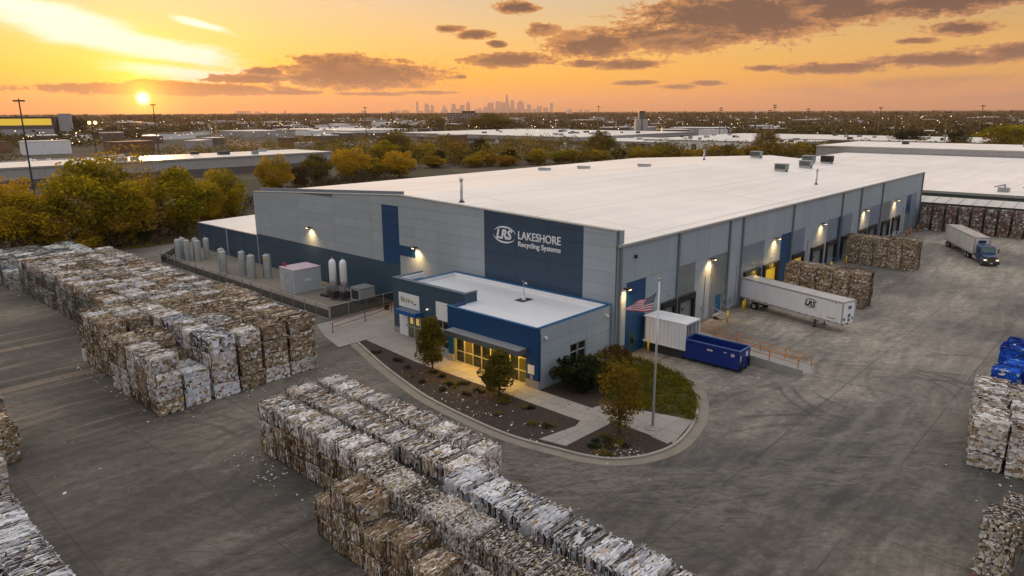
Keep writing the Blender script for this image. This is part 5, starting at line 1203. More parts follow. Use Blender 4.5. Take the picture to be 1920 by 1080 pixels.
# ------------------------------------------------------------------ foliage builders
def leaves(centers, sizes, n_per, leaf, rg, tones=None, flat=.6):
    """leaf quads scattered round clump centres -> V, F, tone"""
    C = np.repeat(np.asarray(centers, float), n_per, 0); S = np.repeat(np.asarray(sizes, float).reshape(-1, 1) if np.ndim(sizes) == 1 else np.asarray(sizes, float), n_per, 0)
    n = len(C); off = rg.normal(0, 1, (n, 3)); off /= np.maximum(1, np.linalg.norm(off, axis=1, keepdims=True)/1.25)
    P = C + off*S
    nrm = rg.normal(0, 1, (n, 3)); nrm[:, 2] = np.abs(nrm[:, 2])*.8 + .3; nrm /= np.linalg.norm(nrm, axis=1, keepdims=True)
    a = np.cross(nrm, rg.normal(0, 1, (n, 3))); a /= np.linalg.norm(a, axis=1, keepdims=True); b = np.cross(nrm, a)
    sz = leaf*rg.uniform(.6, 1.35, (n, 1)); a = a*sz*.5; b = b*sz*.5*rg.uniform(.5, .9, (n, 1))
    V = np.stack([P-a, P+b*.9, P+a, P-b], 1).reshape(-1, 3)
    F = np.arange(4*n).reshape(-1, 4)
    tc = np.repeat(rg.uniform(0, 1, len(centers)) if tones is None else tones, n_per)
    tn = np.clip(tc*.62 + rg.uniform(0, 1, n)*.38, 0, 1); return V, F, tn
def crown_pts(rg, n, cz, rx, rz, shape='round', hollow=.45):
    out = []
    while len(out) < n:
        p = rg.uniform(-1, 1, 3); r = np.linalg.norm(p)
        if r > 1 or r < hollow: continue
        if shape == 'cone':
            k = 1 - (p[2]*.5+.5)*.86; p[0] *= k*1.15; p[1] *= k*1.15
        elif shape == 'round' and p[2] < -.35: p[:2] *= .75
        f = 1 + .16*math.sin(3*math.atan2(p[1], p[0]) + n) 
        out.append((p[0]*rx*f, p[1]*rx*f, cz + p[2]*rz))
    return np.array(out)
def tree_protos(h, rx, shape, n_clump, n_leaf, leaf, seed, lm, bare=.28, clump=.16):
    rg = np.random.default_rng(seed); cz = h*(bare+1)/2; rz = h*(1-bare)/2
    C = crown_pts(rg, n_clump, cz, rx, rz*.92, shape); sz = rg.uniform(.75, 1.25, n_clump)*clump*h
    V, F, tn = leaves(C, np.stack([sz, sz, sz*.75], 1), n_leaf, leaf, rg)
    crown = np_mesh('crown', V, F, lm, tn)
    mb = MB(); top = h*.72; lean = rg.uniform(-.03, .03, 2)*h
    mb.tube((0,0,-.1), (lean[0]*.5,lean[1]*.5,h*bare), h*.022, h*.016, 8); mb.tube((lean[0]*.5,lean[1]*.5,h*bare), (lean[0],lean[1],top), h*.016, h*.005, 7)
    for i in rg.choice(n_clump, min(9, n_clump), False):
        p = C[i]; u = rg.uniform(.0, .5); s_ = (lean[0]*(.5+.5*u), lean[1]*(.5+.5*u), h*bare + (top-h*bare)*u*max(.2, (p[2]-h*bare)/(h*(1-bare))))
        mb.tube(s_, tuple(p*np.array([.85,.85,1])), h*.008, h*.0025, 6, caps=False)
    return mb.mesh('trunk', BARK), crown
def tree(protos, x, y, h0, h, w0, w, label, name='tree', cat='tree', group=None, z=0.0):
    t_ = thing(name, label, cat, (x, y, z), random.uniform(0, 6.28), group)
    t_.scale = (w/w0, w/w0, h/h0)
    link('trunk', protos[0], t_); link('crown', protos[1], t_); return t_
PT = {}
for k, lm in (('yellow', L_YEL), ('green', L_GRN), ('olive', L_OLV), ('orange', L_ORG), ('dark', L_DRK), ('brown', L_BRN)):
    PT[k] = [tree_protos(12, 4.6, 'round', 64, 150, .42, 11+i*7+len(k), lm, .06, .105) for i in range(2)]
PT['thin'] = [tree_protos(12, 4.6, 'round', 44, 60, .34, 90+i, L_YEL, .25, .11) for i in range(2)]
G7 = 'autumn trees behind the left bales'
TR = [(30,144,12.6,12,'yellow','bushy green-yellow tree cut by the left frame edge'),(33,137,10.4,11.0,'yellow','low orange-gold tree right of the leftmost tree'),(41,136,14.8,15.5,'green','largest broad green-yellow tree behind the left bales'),
      (47.5,141,16.4,13,'thin','tall thin golden tree showing bare limbs'),(45.5,134.5,11.4,11,'yellow','golden tree just right of the broad one'),(56,137,12.4,13,'green','round dark green tree in the middle of the band'),
      (52,141,11.5,7.5,'thin','slim sparse tree between the two round ones'),(69,146,11.2,9.5,'green','green-yellow tree touching the warehouse left corner'),(64,143,9,7,'yellow','small yellow tree tucked beside the warehouse corner tree'),
      (101,183,11.6,9.8,'yellow','bright golden tree above the left roof end'),(128,204,9.2,10.5,'olive','dull olive tree right of the bright golden one'),(117,196,6.6,7.5,'brown','small brown shrubby tree beside the olive one'),
      (142,206,11.0,13.5,'yellow','yellow-green tree behind the roof curb, left of two'),(160,202,9.6,12.5,'yellow','yellow-green tree behind the roof, right of two'),(151,204,7,8,'green','small green tree between the two yellow-green ones'),
      (214,274,13.5,18,'olive','broad olive tree standing higher behind the two yellow ones'),(200,262,10,13,'green','green tree left below the broad olive one'),(228,268,8,14,'yellow','low yellow tree below the grey warehouse'),
      (226,242,9.4,12,'orange','orange tree beside the dark green one'),(244,246,10.2,10.8,'dark','dark green round tree above the white roof'),(293,210,12.6,14,'olive','olive green tree above the roof middle'),
      (368,158,12.3,13.5,'olive','brown-green tree above the roof right of the tower'),(468,69,14.5,30,'green','wide green-yellow tree mass at the right frame edge'),(443,86,11,12,'dark','dark tree left of the right edge mass'),(501,125,10,20,'dark','dark low tree beyond the right warehouse'),
      (224,780,21,31,'dark','dark tree beside the yellow lit building'),(554,541,20,50,'olive','big distant olive tree under the skyline towers'),(565,640,17,28,'olive','distant olive tree left of the big one')]
for x, y, h, w_, k, lb in TR: tree(random.choice(PT[k]), x, y, 12, h, 10.2, w_, lb, group=G7 if y < 150 and x < 75 else None)
bush_p = tree_protos(3.2, 2.0, 'round', 26, 60, .34, 51, L_YEL, .05, .16)
tree(bush_p, 38.5, 132.5, 3.2, 3.6, 4.4, 4.6, 'small yellow bush in front of the dark undergrowth', 'bush', 'bush')
bush_o = tree_protos(3.2, 2.0, 'round', 26, 34, .30, 52, L_ORG, .05, .16)
tree(bush_o, 70, 152, 3.2, 3.6, 4.4, 6.0, 'orange-brown bush above the low left roof', 'bush', 'bush')
con = tree_protos(4, 1.2, 'cone', 40, 40, .28, 53, L_DRK, .04, .09)
tree(con, 47, 131.5, 4, 4.2, 2.6, 2.6, 'small dark conifer at the yard edge', 'conifer_tree', 'tree')
bg_ = np.random.default_rng(21)
for i in range(44):           # scrub behind the far eave of the warehouse
    u = i/43; x = 196 + u*190 + random.uniform(-4,4); y = 226 - u*92 + random.uniform(-6,6)
    k = random.choice(('yellow','yellow','olive','green','orange','dark'))
    tree(random.choice(PT[k]), x, y, 12, random.uniform(4.0,7.2), 10.2, random.uniform(6.5,10.5), {'yellow':'bright yellow','olive':'dull olive','green':'yellow-green','orange':'orange','dark':'dark green'}[k] + ' bush in the scrub line behind the far roof edge', 'bush', 'bush', k + ' scrub bushes beyond the far roof edge')
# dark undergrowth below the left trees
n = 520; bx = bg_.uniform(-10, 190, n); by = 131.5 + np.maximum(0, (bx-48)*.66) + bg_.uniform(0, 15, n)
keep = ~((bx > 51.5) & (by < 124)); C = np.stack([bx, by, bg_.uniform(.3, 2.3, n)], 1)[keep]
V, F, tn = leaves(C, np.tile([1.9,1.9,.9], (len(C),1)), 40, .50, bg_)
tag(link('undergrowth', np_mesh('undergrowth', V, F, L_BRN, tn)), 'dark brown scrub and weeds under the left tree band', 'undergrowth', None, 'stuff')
sheet('verge', [(-90,124),(30,129.2),(52,129.2),(52,127),(190,127),(190,236),(-90,236)], -.03, mat('dry_grass', (.050,.043,.018), .95, .5, .25))
V, F, tn = leaves(np.stack([bg_.uniform(-20, 60, 200), bg_.uniform(127.5, 132, 200), np.full(200, .12)], 1), np.tile([1.2,.6,.12], (200,1)), 14, .3, bg_)
tag(link('weeds', np_mesh('weeds', V, F, L_OLV, tn)), 'weedy grass strip along the far edge of the yard', 'weeds', None, 'stuff')

# ------------------------------------------------------------------ planting in front of the office
near = [tree_protos(4.6, 1.5, 'cone', 70, 110, .18, 71+i, lm, .10, .085) for i, lm in ((0, L_OLV), (1, L_OLV))]
tree(near[0], 38.8, 45.5, 4.6, 5.2, 3.0, 3.1, 'left of two young conical trees along the office walk', 'young_tree', 'tree', None, .08)
tree(near[1], 38.8, 37.3, 4.6, 4.4, 3.0, 3.1, 'right of two young conical trees, by the lit canopy', 'young_tree', 'tree', None, .08)
t3 = tree_protos(5.6, 1.7, 'round', 66, 60, .19, 75, leafmat('leaf_gold_olive', [(0,(.065,.048,.010)),(.4,(.16,.112,.016)),(.8,(.28,.175,.020)),(1,(.38,.21,.025))]), .10, .085)
tree(t3, 39.5, 26.0, 5.6, 5.6, 3.4, 3.1, 'golden brown young tree in the small bed by the flagpole', 'young_tree', 'tree', None, .08)
ev = tree_protos(2.9, 1.75, 'round', 60, 95, .20, 76, L_DRK, .0, .12)
tree(ev, 44.3, 33.4, 2.9, 3.1, 3.6, 4.0, 'dark green evergreen shrub against the office side wall', 'shrub', 'shrub', None, .07)
gs = tree_protos(2.4, 2.0, 'round', 50, 85, .20, 77, L_OLV, .0, .13)
tree(gs, 47.2, 33.4, 2.4, 2.3, 4.1, 3.8, 'olive brown shrub right of the evergreen', 'shrub', 'shrub', None, .07)
tree(gs, 47.0, 30.9, 2.4, 1.5, 4.1, 3.6, 'low spreading yellow-brown shrub at the lawn edge', 'shrub', 'shrub', None, .07)
tree(tree_protos(2.4, 2.0, 'round', 44, 70, .2, 78, leafmat('leaf_bronze', [(0,(.05,.032,.012)),(.5,(.13,.072,.018)),(1,(.22,.11,.022))]), .0, .13), 50.6, 34.0, 2.4, 2.1, 4.1, 2.8, 'small bronze shrub at the warehouse corner downpipe', 'shrub', 'shrub', None, .07)
def inside(p, poly):
    c_ = False; j = len(poly)-1
    for i in range(len(poly)):
        if (poly[i][1] > p[1]) != (poly[j][1] > p[1]) and p[0] < (poly[j][0]-poly[i][0])*(p[1]-poly[i][1])/(poly[j][1]-poly[i][1])+poly[i][0]: c_ = not c_
        j = i
    return c_
pts = []
while len(pts) < 620:
    p = (random.uniform(43.5,54.2), random.uniform(22.5,35.2))
    if inside(p, lawn_poly): pts.append((*p, .10+random.uniform(0,.14)))
V, F, tn = leaves(np.array(pts), np.tile([.30,.30,.16], (len(pts),1)), 44, .13, bg_)
tag(link('tall_grass', np_mesh('tall_grass', V, F, leafmat('leaf_grass', [(0,(.050,.054,.009)),(.5,(.115,.108,.013)),(1,(.22,.18,.018))], .25), tn)), 'shaggy olive grass filling the rounded lawn', 'grass', None, 'stuff')
tuft = []
for i in range(3):
    rg = np.random.default_rng(200+i); C = np.stack([rg.normal(0,.16,9), rg.normal(0,.16,9), rg.uniform(.08,.32,9)], 1)
    V, F, tn = leaves(C, np.tile([.17,.17,.14], (9,1)), 22, .14, rg); tuft.append(np_mesh('plant_clump', V, F, (L_DRK, L_OLV, L_BRN)[i], tn))
k = 0
beds = [((36.0,40.8),(30.2,55.5)), ((36.2,40.0),(23.6,27.2))]
for (xa, xb), (ya, yb) in beds:
    m_ = 0
    while m_ < (30 if ya > 28 else 14):
        p = (random.uniform(xa, xb), random.uniform(ya, yb))
        if not inside(p, inner + [(39.3,57.6),(38.9,29.0)] if ya > 28 else inner + [(54,35)]) or p[0] > 39.0 and ya > 28: continue
        o = link('plant_clump', tuft[k % 3], None, (*p, .08), (0,0,random.uniform(0,6)), [random.uniform(.6,1.1)]*2+[random.uniform(.35,.7)]); k += 1; m_ += 1
        tag(o, ('green','olive','brown')[(k-1) % 3] + ' leafy clump planted in the dark mulch of the ' + ('long bed along the walk' if ya > 28 else 'small bed by the flagpole'), 'plant', 'low ' + ('green','olive','brown')[(k-1) % 3] + ' plants in the ' + ('long' if ya > 28 else 'small') + ' mulch bed')
mb = MB()
for _ in range(900):          # bark chips and stones
    p = (random.uniform(34.2,41.8), random.uniform(22.6,56))
    if not inside(p, mulch_poly) : continue
    s_ = random.uniform(.03,.10); a = random.uniform(0,3.1); c_, d_ = math.cos(a)*s_, math.sin(a)*s_; z = .085
    mb.face([(p[0]-c_,p[1]-d_,z),(p[0]+d_,p[1]-c_,z+.01),(p[0]+c_,p[1]+d_,z+s_*.6),(p[0]-d_,p[1]+c_,z+.03)])
tag(mb.build('bark_chips', mat('bark_chip', (.06,.04,.03), .9, .4, 8)), 'loose bark chips over the mulch beds', 'mulch', None, 'stuff')
# fallen leaves under the young trees
mb = MB()
for cx, cy in ((38.8,45.5),(38.8,37.3),(39.5,26.0)):
    for _ in range(240):
        a, r = random.uniform(0,6.28), abs(random.gauss(0,1.3)); p = (cx+math.cos(a)*r, cy+math.sin(a)*r)
        if not inside(p, inner + [(54,35),(41.8,57)]): continue
        s_ = random.uniform(.03,.06); b_ = random.uniform(0,3.1); c_, d_ = math.cos(b_)*s_, math.sin(b_)*s_
        z = .125 if p[0] > 39.3 else .085
        mb.face([(p[0]-c_,p[1]-d_,z),(p[0]+d_,p[1]-c_,z+.012),(p[0]+c_,p[1]+d_,z+.004),(p[0]-d_,p[1]+c_,z+.02)], random.randrange(2))
tag(mb.build('fallen_leaves', [mat('leaf_litter', (.22,.12,.02), .8, .3, 9), mat('leaf_litter_brown', (.10,.06,.025), .8, .3, 9)]), 'brown and gold leaves fallen round the young trees', 'leaves', None, 'stuff')
# litter of paper scraps
mb = MB()
def scrap_at(x, y, z=.012, k=1.0):
    s_ = (.025+.085*random.random()**2.2)*k; a = random.uniform(0,6.28); u = Vector((math.cos(a),math.sin(a),random.uniform(-.1,.3)))*s_; v_ = Vector((-math.sin(a),math.cos(a),random.uniform(-.1,.3)))*s_*random.uniform(.4,1)
    c_ = Vector((x, y, z+s_*.3)); mb.face([tuple(c_-u-v_),tuple(c_+u-v_),tuple(c_+u*.9+v_),tuple(c_-u+v_*.8)], 0 if random.random() < .8 else 1)
def litter(n, x0, x1, y0, y1, k=1.0, z=.012, test=None):
    for _ in range(n):
        u = random.random()**1.3
        p = (random.uniform(x0,x1), random.uniform(y0,y1))
        if test is None or test(p): scrap_at(*p, z, k)
litter(60, 18.6, 20.9, 38, 43.8, .8); litter(30, 18.6, 20.9, 30, 40, .8); litter(50, 19, 34, 51.9, 53.6); litter(60, 17.6, 18.9, 52, 74); litter(50, 21.2, 22.6, 74, 108)
litter(14, 48, 51, 2, 8, 1.2); litter(22, 22, 60, -5, 28, .8); litter(60, 24.9, 27.5, 12, 26); litter(14, 10, 14, 44, 60); litter(70, 21.5, 30, 43.6, 46)
inbed = lambda p: inside(p, mulch_poly)
litter(120, 34.2, 36.8, 29.5, 44, .8, .10, inbed); litter(80, 35, 38.6, 30, 48, .7, .10, inbed); litter(100, 35.2, 38.6, 22.6, 26, .9, .10, inbed)
tag(mb.build('paper_litter', [mat('litter_white', (.62,.62,.64), .7), mat('litter_tan', (.35,.27,.18), .8)]), 'white paper scraps blown about the yard and beds', 'litter', None, 'stuff')

# ------------------------------------------------------------------ neighbouring warehouses
GW = mat('grey_wall', (.36,.355,.36), .7, .07, .2, dirt=(.2,.19,.19), dirt_amt=.3)
GWD = mat('dark_band_wall', (.11,.095,.095), .7, .1, .2)
GREENW = mat('green_grey_wall', (.10,.125,.11), .7, .12, .4, dirt=(.07,.07,.06), dirt_amt=.5)
def shed(name, label, x0, y0, x1, y1, h, wall=GW, roof=ROOF3, bands=(), doors=0, units=0, side='-y', cat='warehouse', rise=0.0):
    t_ = thing(name, label, cat, (0,0,0))
    MB().box(x0,y0,0,x1,y1,h).build('wall', wall, t_)
    MB().face([(x0-.3,y0-.3,h+.02),(x1+.3,y0-.3,h+.02+rise),(x1+.3,y1+.3,h+.02+rise),(x0-.3,y1+.3,h+.02)]).build('roof', roof, t_)
    MB().box(x0-.3,y0-.3,h-.5,x0-.01,y1+.3,h).box(x0-.01,y0-.3,h-.5,x1+.3,y0-.01,h).build('fascia', TRIM, t_)
    for z0, z1, m in bands:
        MB().box(x0-.06,y0-.06,z0,x1,y0-.01,z1).build('wall_band', m, t_); MB().box(x0-.06,y0-.005,z0,x0-.01,y1,z1).build('wall_band', m, t_)
    for i in range(doors):
        u = (i+.5)/doors
        if side == '-y': x = x0+(x1-x0)*u; MB().box(x-1.6,y0-.15,.2,x+1.6,y0-.07,3.2).build('dock_door', DARKM if i % 3 else WHITE, t_)
        else: y = y0+(y1-y0)*u; MB().box(x0-.15,y-1.6,.2,x0-.07,y+1.6,3.2).build('dock_door', DARKM if i % 3 else WHITE, t_)
    for i in range(units):
        x, y = random.uniform(x0+3,x1-3), random.uniform(y0+3,y1-3); s_ = random.uniform(.6,1.3)
        MB().box(x-s_*1.6,y-s_,h+rise*(x-x0)/(x1-x0)-.1,x+s_*1.6,y+s_,h+1.1+rise*(x-x0)/(x1-x0)+random.uniform(0,.5)).build('rooftop_unit', random.choice((DARKM, RTUG, STEELP)), t_)
    return t_
shed('warehouse', 'long pale grey warehouse with white roof behind the left trees', -60, 262, 172, 291, 6.5, bands=((.1,2.6,GWD),), doors=0, units=14)
shed('warehouse', 'wide flat grey warehouse with pale roof left of the concrete tower', 372, 285, 520, 470, 6.3, bands=((1.6,3.6,GWD),), doors=9, units=18, side='-x')
shed('warehouse', 'lower grey extension with columns beside the wide warehouse', 376, 228, 440, 284, 4.4, bands=((.6,2.9,GWD),), doors=8, units=3, side='-x')
shed('warehouse', 'long white fronted warehouse right of the olive tree', 388, 176, 450, 246, 5.6, wall=WHITE, doors=5, units=8, side='-x')
shed('warehouse', 'pale grey block at the right end of the white warehouse', 389, 152, 440, 175, 5.2, units=4, side='-x')
shed('warehouse', 'long low brown warehouse with white roof beyond the brown-green tree', 470, 60, 560, 262, 4.6, wall=GWD, units=16, side='-x')
shed('warehouse', 'bright white roofed shed far left of the grey warehouse', 390, 560, 470, 700, 6, wall=WHITE, units=10, side='-x')
# neighbour on the right: low green wall, dark gap, big white roof, taller block behind
t_ = shed('warehouse', 'big white roofed warehouse beyond the scrap bales on the right', 168, -120, 299, 96, 6.2, wall=GREENW, roof=ROOF, units=0)
for x, y, s_ in ((176,20,1.0),(174,24.6,.8),(181,19.5,.9),(179,9.0,1.1),(176,12.5,.7)):
    mb = MB().box(x-s_,y-s_*1.2,6.2,x+s_,y+s_*1.2,6.2+s_*1.1).tube((x+s_*1.2,y,6.2),(x+s_*1.2,y,7.6),.15).tube((x+s_*1.2,y,7.6),(x-s_,y+1.5,7.2),.14)
    mb.build('rooftop_unit', random.choice((STEELP, RUSTY, GALV)), t_)
MB().box(170.5,10.5,6.25,172.0,17.5,7.2).build('roof_monitor', GLASS, t_)
shed('warehouse', 'taller grey walled block behind the big white roof', 300, -140, 352, 108, 8.6, roof=ROOF, units=6)
t_ = thing('lean_to', 'low green-grey lean-to with ribbed pale roof behind the scrap bales', 'shed', (0,0,0))
MB().box(157.2,-60,0,162.8,44,4.9).build('wall', GREENW, t_)
MB().face([(156.9,-60,4.95),(162.9,-60,5.55),(162.9,44,5.55),(156.9,44,4.95)]).build('roof', roofmat('lean_to_roof', (.55,.52,.49), 2.2, 'y'), t_)
for i in range(46): MB().hexa([(156.9,-59+i*2.2,4.952),(162.9,-59+i*2.2,5.552),(162.9,-58.9+i*2.2,5.552),(156.9,-58.9+i*2.2,4.952),(156.9,-59+i*2.2,5.03),(162.9,-59+i*2.2,5.63),(162.9,-58.9+i*2.2,5.63),(156.9,-58.9+i*2.2,5.03)]).build('roof_rib', TRIM, t_)
sheet('alley', [(157,-90),(168,-90),(168,60),(157,60)], .0, CONCD)
for i in range(14):
    x, y = random.uniform(163.6,166.8), random.uniform(2,40); s_ = random.uniform(.5,1.1)
    o = MB().box(x-s_*.7,y-s_,0,x+s_*.7,y+s_,s_*random.uniform(3.2,5.0)).tube((x,y-s_,s_*2),(x,y-s_*1.8,s_*3),.12).build('scrap_machine', random.choice((DARKM,RUST,GALV,STEELP))); tag(o, 'old machine part stored in the dark alley beside the lean-to', 'scrap machine', 'machines in the alley behind the lean-to')
# concrete tower
t_ = thing('concrete_tower', 'concrete silo tower with dark top standing above the white warehouse', 'tower', (541,346,0), .75)
MB().box(-3.8,-5.2,0,3.8,5.2,15.5).build('shaft', mat('tower_concrete', (.38,.36,.35), .8, .1, .15), t_); MB().box(-2.6,-2.4,15.5,2.6,2.4,21.2).build('head', GREENW, t_); MB().box(-2.8,-2.6,21.2,2.8,2.6,22.4).build('cap', DARKM, t_)
MB().box(-4.0,-.5,0,-3.82,.5,21).build('ladder_cage', GWD, t_)
# yellow lit hall at far left
t_ = thing('lit_hall', 'dark flat building with a glowing yellow facade at far left', 'building', (182,757,0), R(42.7+26-90))
MB().box(-46,0,0,22,30,19).build('hall', GWD, t_); MB().box(-21,-.5,12.5,21,-.02,18.2).build('facade', mat('yellow_facade', (.5,.4,.05), .5, .2, .05, emit=(1.0,.62,.06), estr=.55), t_); MB().box(-46,-.6,4,22,-.02,9).build('wall_band', GW, t_)
MB().box(26,5,0,36,15,22.5).build('stair_tower', GW, t_); MB().box(-46.5,-.5,19,22.5,30.5,19.8).build('roof', DARKM, t_)
# mid-rise block with window rows below the skyline
t_ = thing('office_block', 'dark midrise block with rows of windows below the skyline', 'building', (976,1011,0), R(-45))
MB().box(-41,0,0,41,20,20).build('wall', GWD, t_); MB().box(-14,3,20,12,18,24).build('plant_room', DARKM, t_)
for z in (4,8,12,16): 
    for i in range(14): MB().box(-39+i*5.6,-.35,z,-36+i*5.6,-.05,z+1.9).build('window', GW if (i+z) % 5 else WARMWIN, t_)
# scattered low buildings
DB = [MB().box(-1,-1,0,1,1,1).mesh('wall', m_) for m_ in (GW, WHITE, GWD, mat('brick_wall', (.16,.085,.06), .8, .1, .3))]
DR = [MB().box(-1.02,-1.02,1.0,1.02,1.02,1.08).mesh('roof', m_) for m_ in (ROOF3, WHITE, mat('dark_roof', (.07,.065,.065), .8))]
rg = random.Random(17); cnt = 0
FOOT = [(-95,126,196,262),(-65,255,176,300),(365,150,525,475),(465,50,565,270),(160,-140,356,112),(-95,-95,190,130),(385,555,475,705),(525,330,560,360),(40,130,160,215),(160,740,230,800)]
def clear(x, y, pad=0): return not any(a-pad < x < c_+pad and b_-pad < y < e_+pad for a, b_, c_, e_ in FOOT)
while cnt < 298:
    a = R(rg.uniform(6.5, 79)); dd = 22.5/((rg.uniform(2.0, 62)**1.0)/1330); 
    if dd > 9000 or dd < 400: continue
    x, y = dd*math.cos(a), dd*math.sin(a)
    if not clear(x, y, 25): continue
    s_ = rg.uniform(5, 11 if dd < 700 else 20)*(1+dd/3200); q = rg.uniform(.35, 1.0); h = rg.uniform(3.2, 6.5)*(1+dd/6000)
    wi = rg.randrange(4); wn = ('grey','white','dark','brick')[wi]; zn = 'nearer woods' if dd < 900 else ('middle plain' if dd < 2500 else 'hazy horizon')
    pn = 'left below the sunset' if a > R(56) else ('below the skyline' if a > R(33) else 'right of the skyline')
    b_ = thing('low_building', f'low {wn} walled flat roofed building in the {zn}, {pn}', 'building', (x, y, 0), R(rg.choice((0,0,90,45,12))), f'low {wn} buildings in the {zn}, {pn}')
    b_.scale = (s_, s_*q, h); link('wall', DB[wi], b_); link('roof', rg.choice(DR), b_); cnt += 1
    FOOT.append((x-s_,y-s_,x+s_,y+s_))
# parked cars
cm = []
for m_ in (WHITE, STEELP, DARKM, mat('car_red', (.25,.02,.02), .3), mat('car_silver', (.5,.5,.52), .3, metal=.5)):
    mb = MB(); loft(mb, [(-2.2,sec(.85,.35,.85,.1)),(-1.3,sec(.9,.3,.95,.1)),(1.2,sec(.9,.3,.95,.1)),(2.2,sec(.82,.35,.8,.1))]); loft(mb, [(-1.6,sec(.75,.9,1.0,.05)),(-1.0,sec(.70,.9,1.45,.12)),(.5,sec(.70,.9,1.45,.12)),(1.2,sec(.75,.9,1.0,.05))]); cm.append(mb.mesh('parked_car', m_))
lots = [((92,150),(352,420)),((255,330),(258,275)),((330,370),(250,330)),((400,460),(110,148)),((350,376),(180,235)),((300,350),(400,470))]
for i in range(120):
    (xa, xb), (ya, yb) = lots[i % len(lots)] if i % 3 else lots[0]
    x = xa + rg.randrange(int((xb-xa)/3.0))*3.0; y = ya + rg.randrange(max(1, int((yb-ya)/7)))*7.0
    ci = rg.randrange(5); cn = ('white','grey','black','red','silver')[ci]; ln = 'left lot below the lit hall' if x < 160 else ('lots beyond the far roof edge' if y > 240 else 'lot by the white warehouse')
    o = link('parked_car', cm[ci], None, (x, y, -.03), (0,0,R(90)+rg.uniform(-.05,.05))); tag(o, f'small {cn} car parked in the {ln}', 'car', f'{cn} cars parked in the {ln}')
for (xa, xb), (ya, yb) in lots: sheet('car_park', [(xa-4,ya-5),(xb+4,ya-5),(xb+4,yb+5),(xa-4,yb+5)], -.025, CONCD)

# ------------------------------------------------------------------ masts, lights, skyline, woods
def mast(px, D, az_, top, label, arms=1):
    x, y = D*math.cos(R(az_)), D*math.sin(R(az_)); t_ = thing('utility_pole', label, 'pole', (x, y, 0), R(az_+90), 'tall poles across the plain')
    r = .16 + D*.00022; MB().tube((0,0,0),(0,0,top), r*1.3, r*.75, 8).build('pole', DARKM, t_)
    for k in range(arms): MB().box(-1.2-r,-r*.5,top-.6-k*1.8-r,1.2+r,r*.5,top-.6-k*1.8+r).build('crossarm', DARKM, t_)
    return t_
for px, D, az_, top, lb in ((40,240,76.55,26.5,'pole in front of the yellow lit hall'),(285,450,68.75,27.5,'pole right below the setting sun'),(683,647,54.0,27,'pole left of the skyline towers'),(735,801,52.0,23,'short pole above the wide warehouse left end'),(1122,763,35.9,27.5,'pole above the roof left of the concrete tower'),
                        (1349,622,26.7,25,'pole left of the double pole'),(1449,630,22.9,27,'thicker double armed pole above the far roof'),(1443,640,23.2,23,'lower pole joined to the double armed one'),(1511,702,20.6,24,'slender pole right of the double armed pole'),(1645,597,15.9,24.5,'pole above the rooftop units on the right'),
                        (1673,553,14.9,21,'lamp topped pole in the right distance'),(1770,490,11.8,21.5,'wide armed pole crossing the far grey wall'),(1832,624,9.9,25.5,'pole nearest the right frame edge'),(1015,350,33.0,0,'')):
    if top: mast(px, D, az_, top, lb, 2 if 'double' in lb else 1)
t_ = mast(185, 420, 72.6, 18.5, 'floodlight pole with two lit lamps at left'); 
for x in (-1.3, 1.3): MB().tube((x,-.5,18.0),(x,.5,18.0),.75,.75,12).build('floodlight', mat('flood_glow', (1,.7,.3), .4, emit=(1.0,.60,.15), estr=9), t_)
mb = MB(); md = MB(); rg = random.Random(23)
for i in range(800):
    a = R(rg.uniform(6, 79)); dd = 22.5/(rg.uniform(2.2, 58)/1330)
    if dd > 8000 or dd < 330: continue
    x, y = dd*math.cos(a), dd*math.sin(a)
    if not clear(x, y, 0) and rg.random() < .8: continue
    r = .00040*dd*rg.uniform(.4, 1.3); z = rg.uniform(4.5, 9); (mb if rg.random() < .6 else md).tube((x,y,z-r),(x,y,z+r),r,r,6)
tag(mb.build('street_lights', mat('street_glow', (1,.7,.4), .5, emit=(1.0,.66,.30), estr=3.2)), 'tiny warm lamps dotted over the distant plain', 'lights', None, 'stuff')
tag(md.build('street_lights', mat('street_glow_white', (1,1,1), .5, emit=(1.0,.86,.70), estr=1.5)), 'tiny white lamps dotted over the distant plain', 'lights', None, 'stuff')
SKM = mat('tower_facade', (.34,.30,.29), .6, .1, .002)
D0 = 16500.0
def skytower(px, topy, wpx, label, kind=0):
    az_ = math.degrees(math.atan2(0, 1)); dv = fw*1330.545 + rt*(px-960) + up*(540-212.0); dv.z = 0; dv.normalize()
    u = Vector((fw.x, fw.y, 0)).normalized(); D = D0/dv.dot(u); p = dv*D; mpp = D0/1290.0
    H_ = (213.5-topy)*mpp + 22; W_ = wpx*mpp*.5
    t_ = thing('skyscraper', label, 'skyscraper', (p.x, p.y, 0), math.atan2(dv.y, dv.x)+random.uniform(-.3,.3), 'towers of the far city skyline')
    if kind == 2:
        for k, (f0, f1, q) in enumerate(((0,.55,1.0),(.55,.78,.72),(.78,1.0,.45))): MB().box(-W_*q,-W_*q,H_*f0,W_*q,W_*q,H_*f1).build('tier', SKM, t_)
        for s_ in (-.2,.2): MB().tube((0,s_*W_,H_),(0,s_*W_,H_*1.14), W_*.06, W_*.03, 6).build('antenna', SKM, t_)
    elif kind == 1:
        MB().box(-W_,-W_,0,W_,W_,H_*.8).build('tier', SKM, t_); MB().box(-W_*.55,-W_*.55,H_*.8,W_*.55,W_*.55,H_*.93).build('tier', SKM, t_); MB().tube((0,0,H_*.93),(0,0,H_),W_*.15,W_*.04,6).build('spire', SKM, t_)
    else: MB().box(-W_,-W_,0,W_,W_,H_).build('tower', SKM, t_)
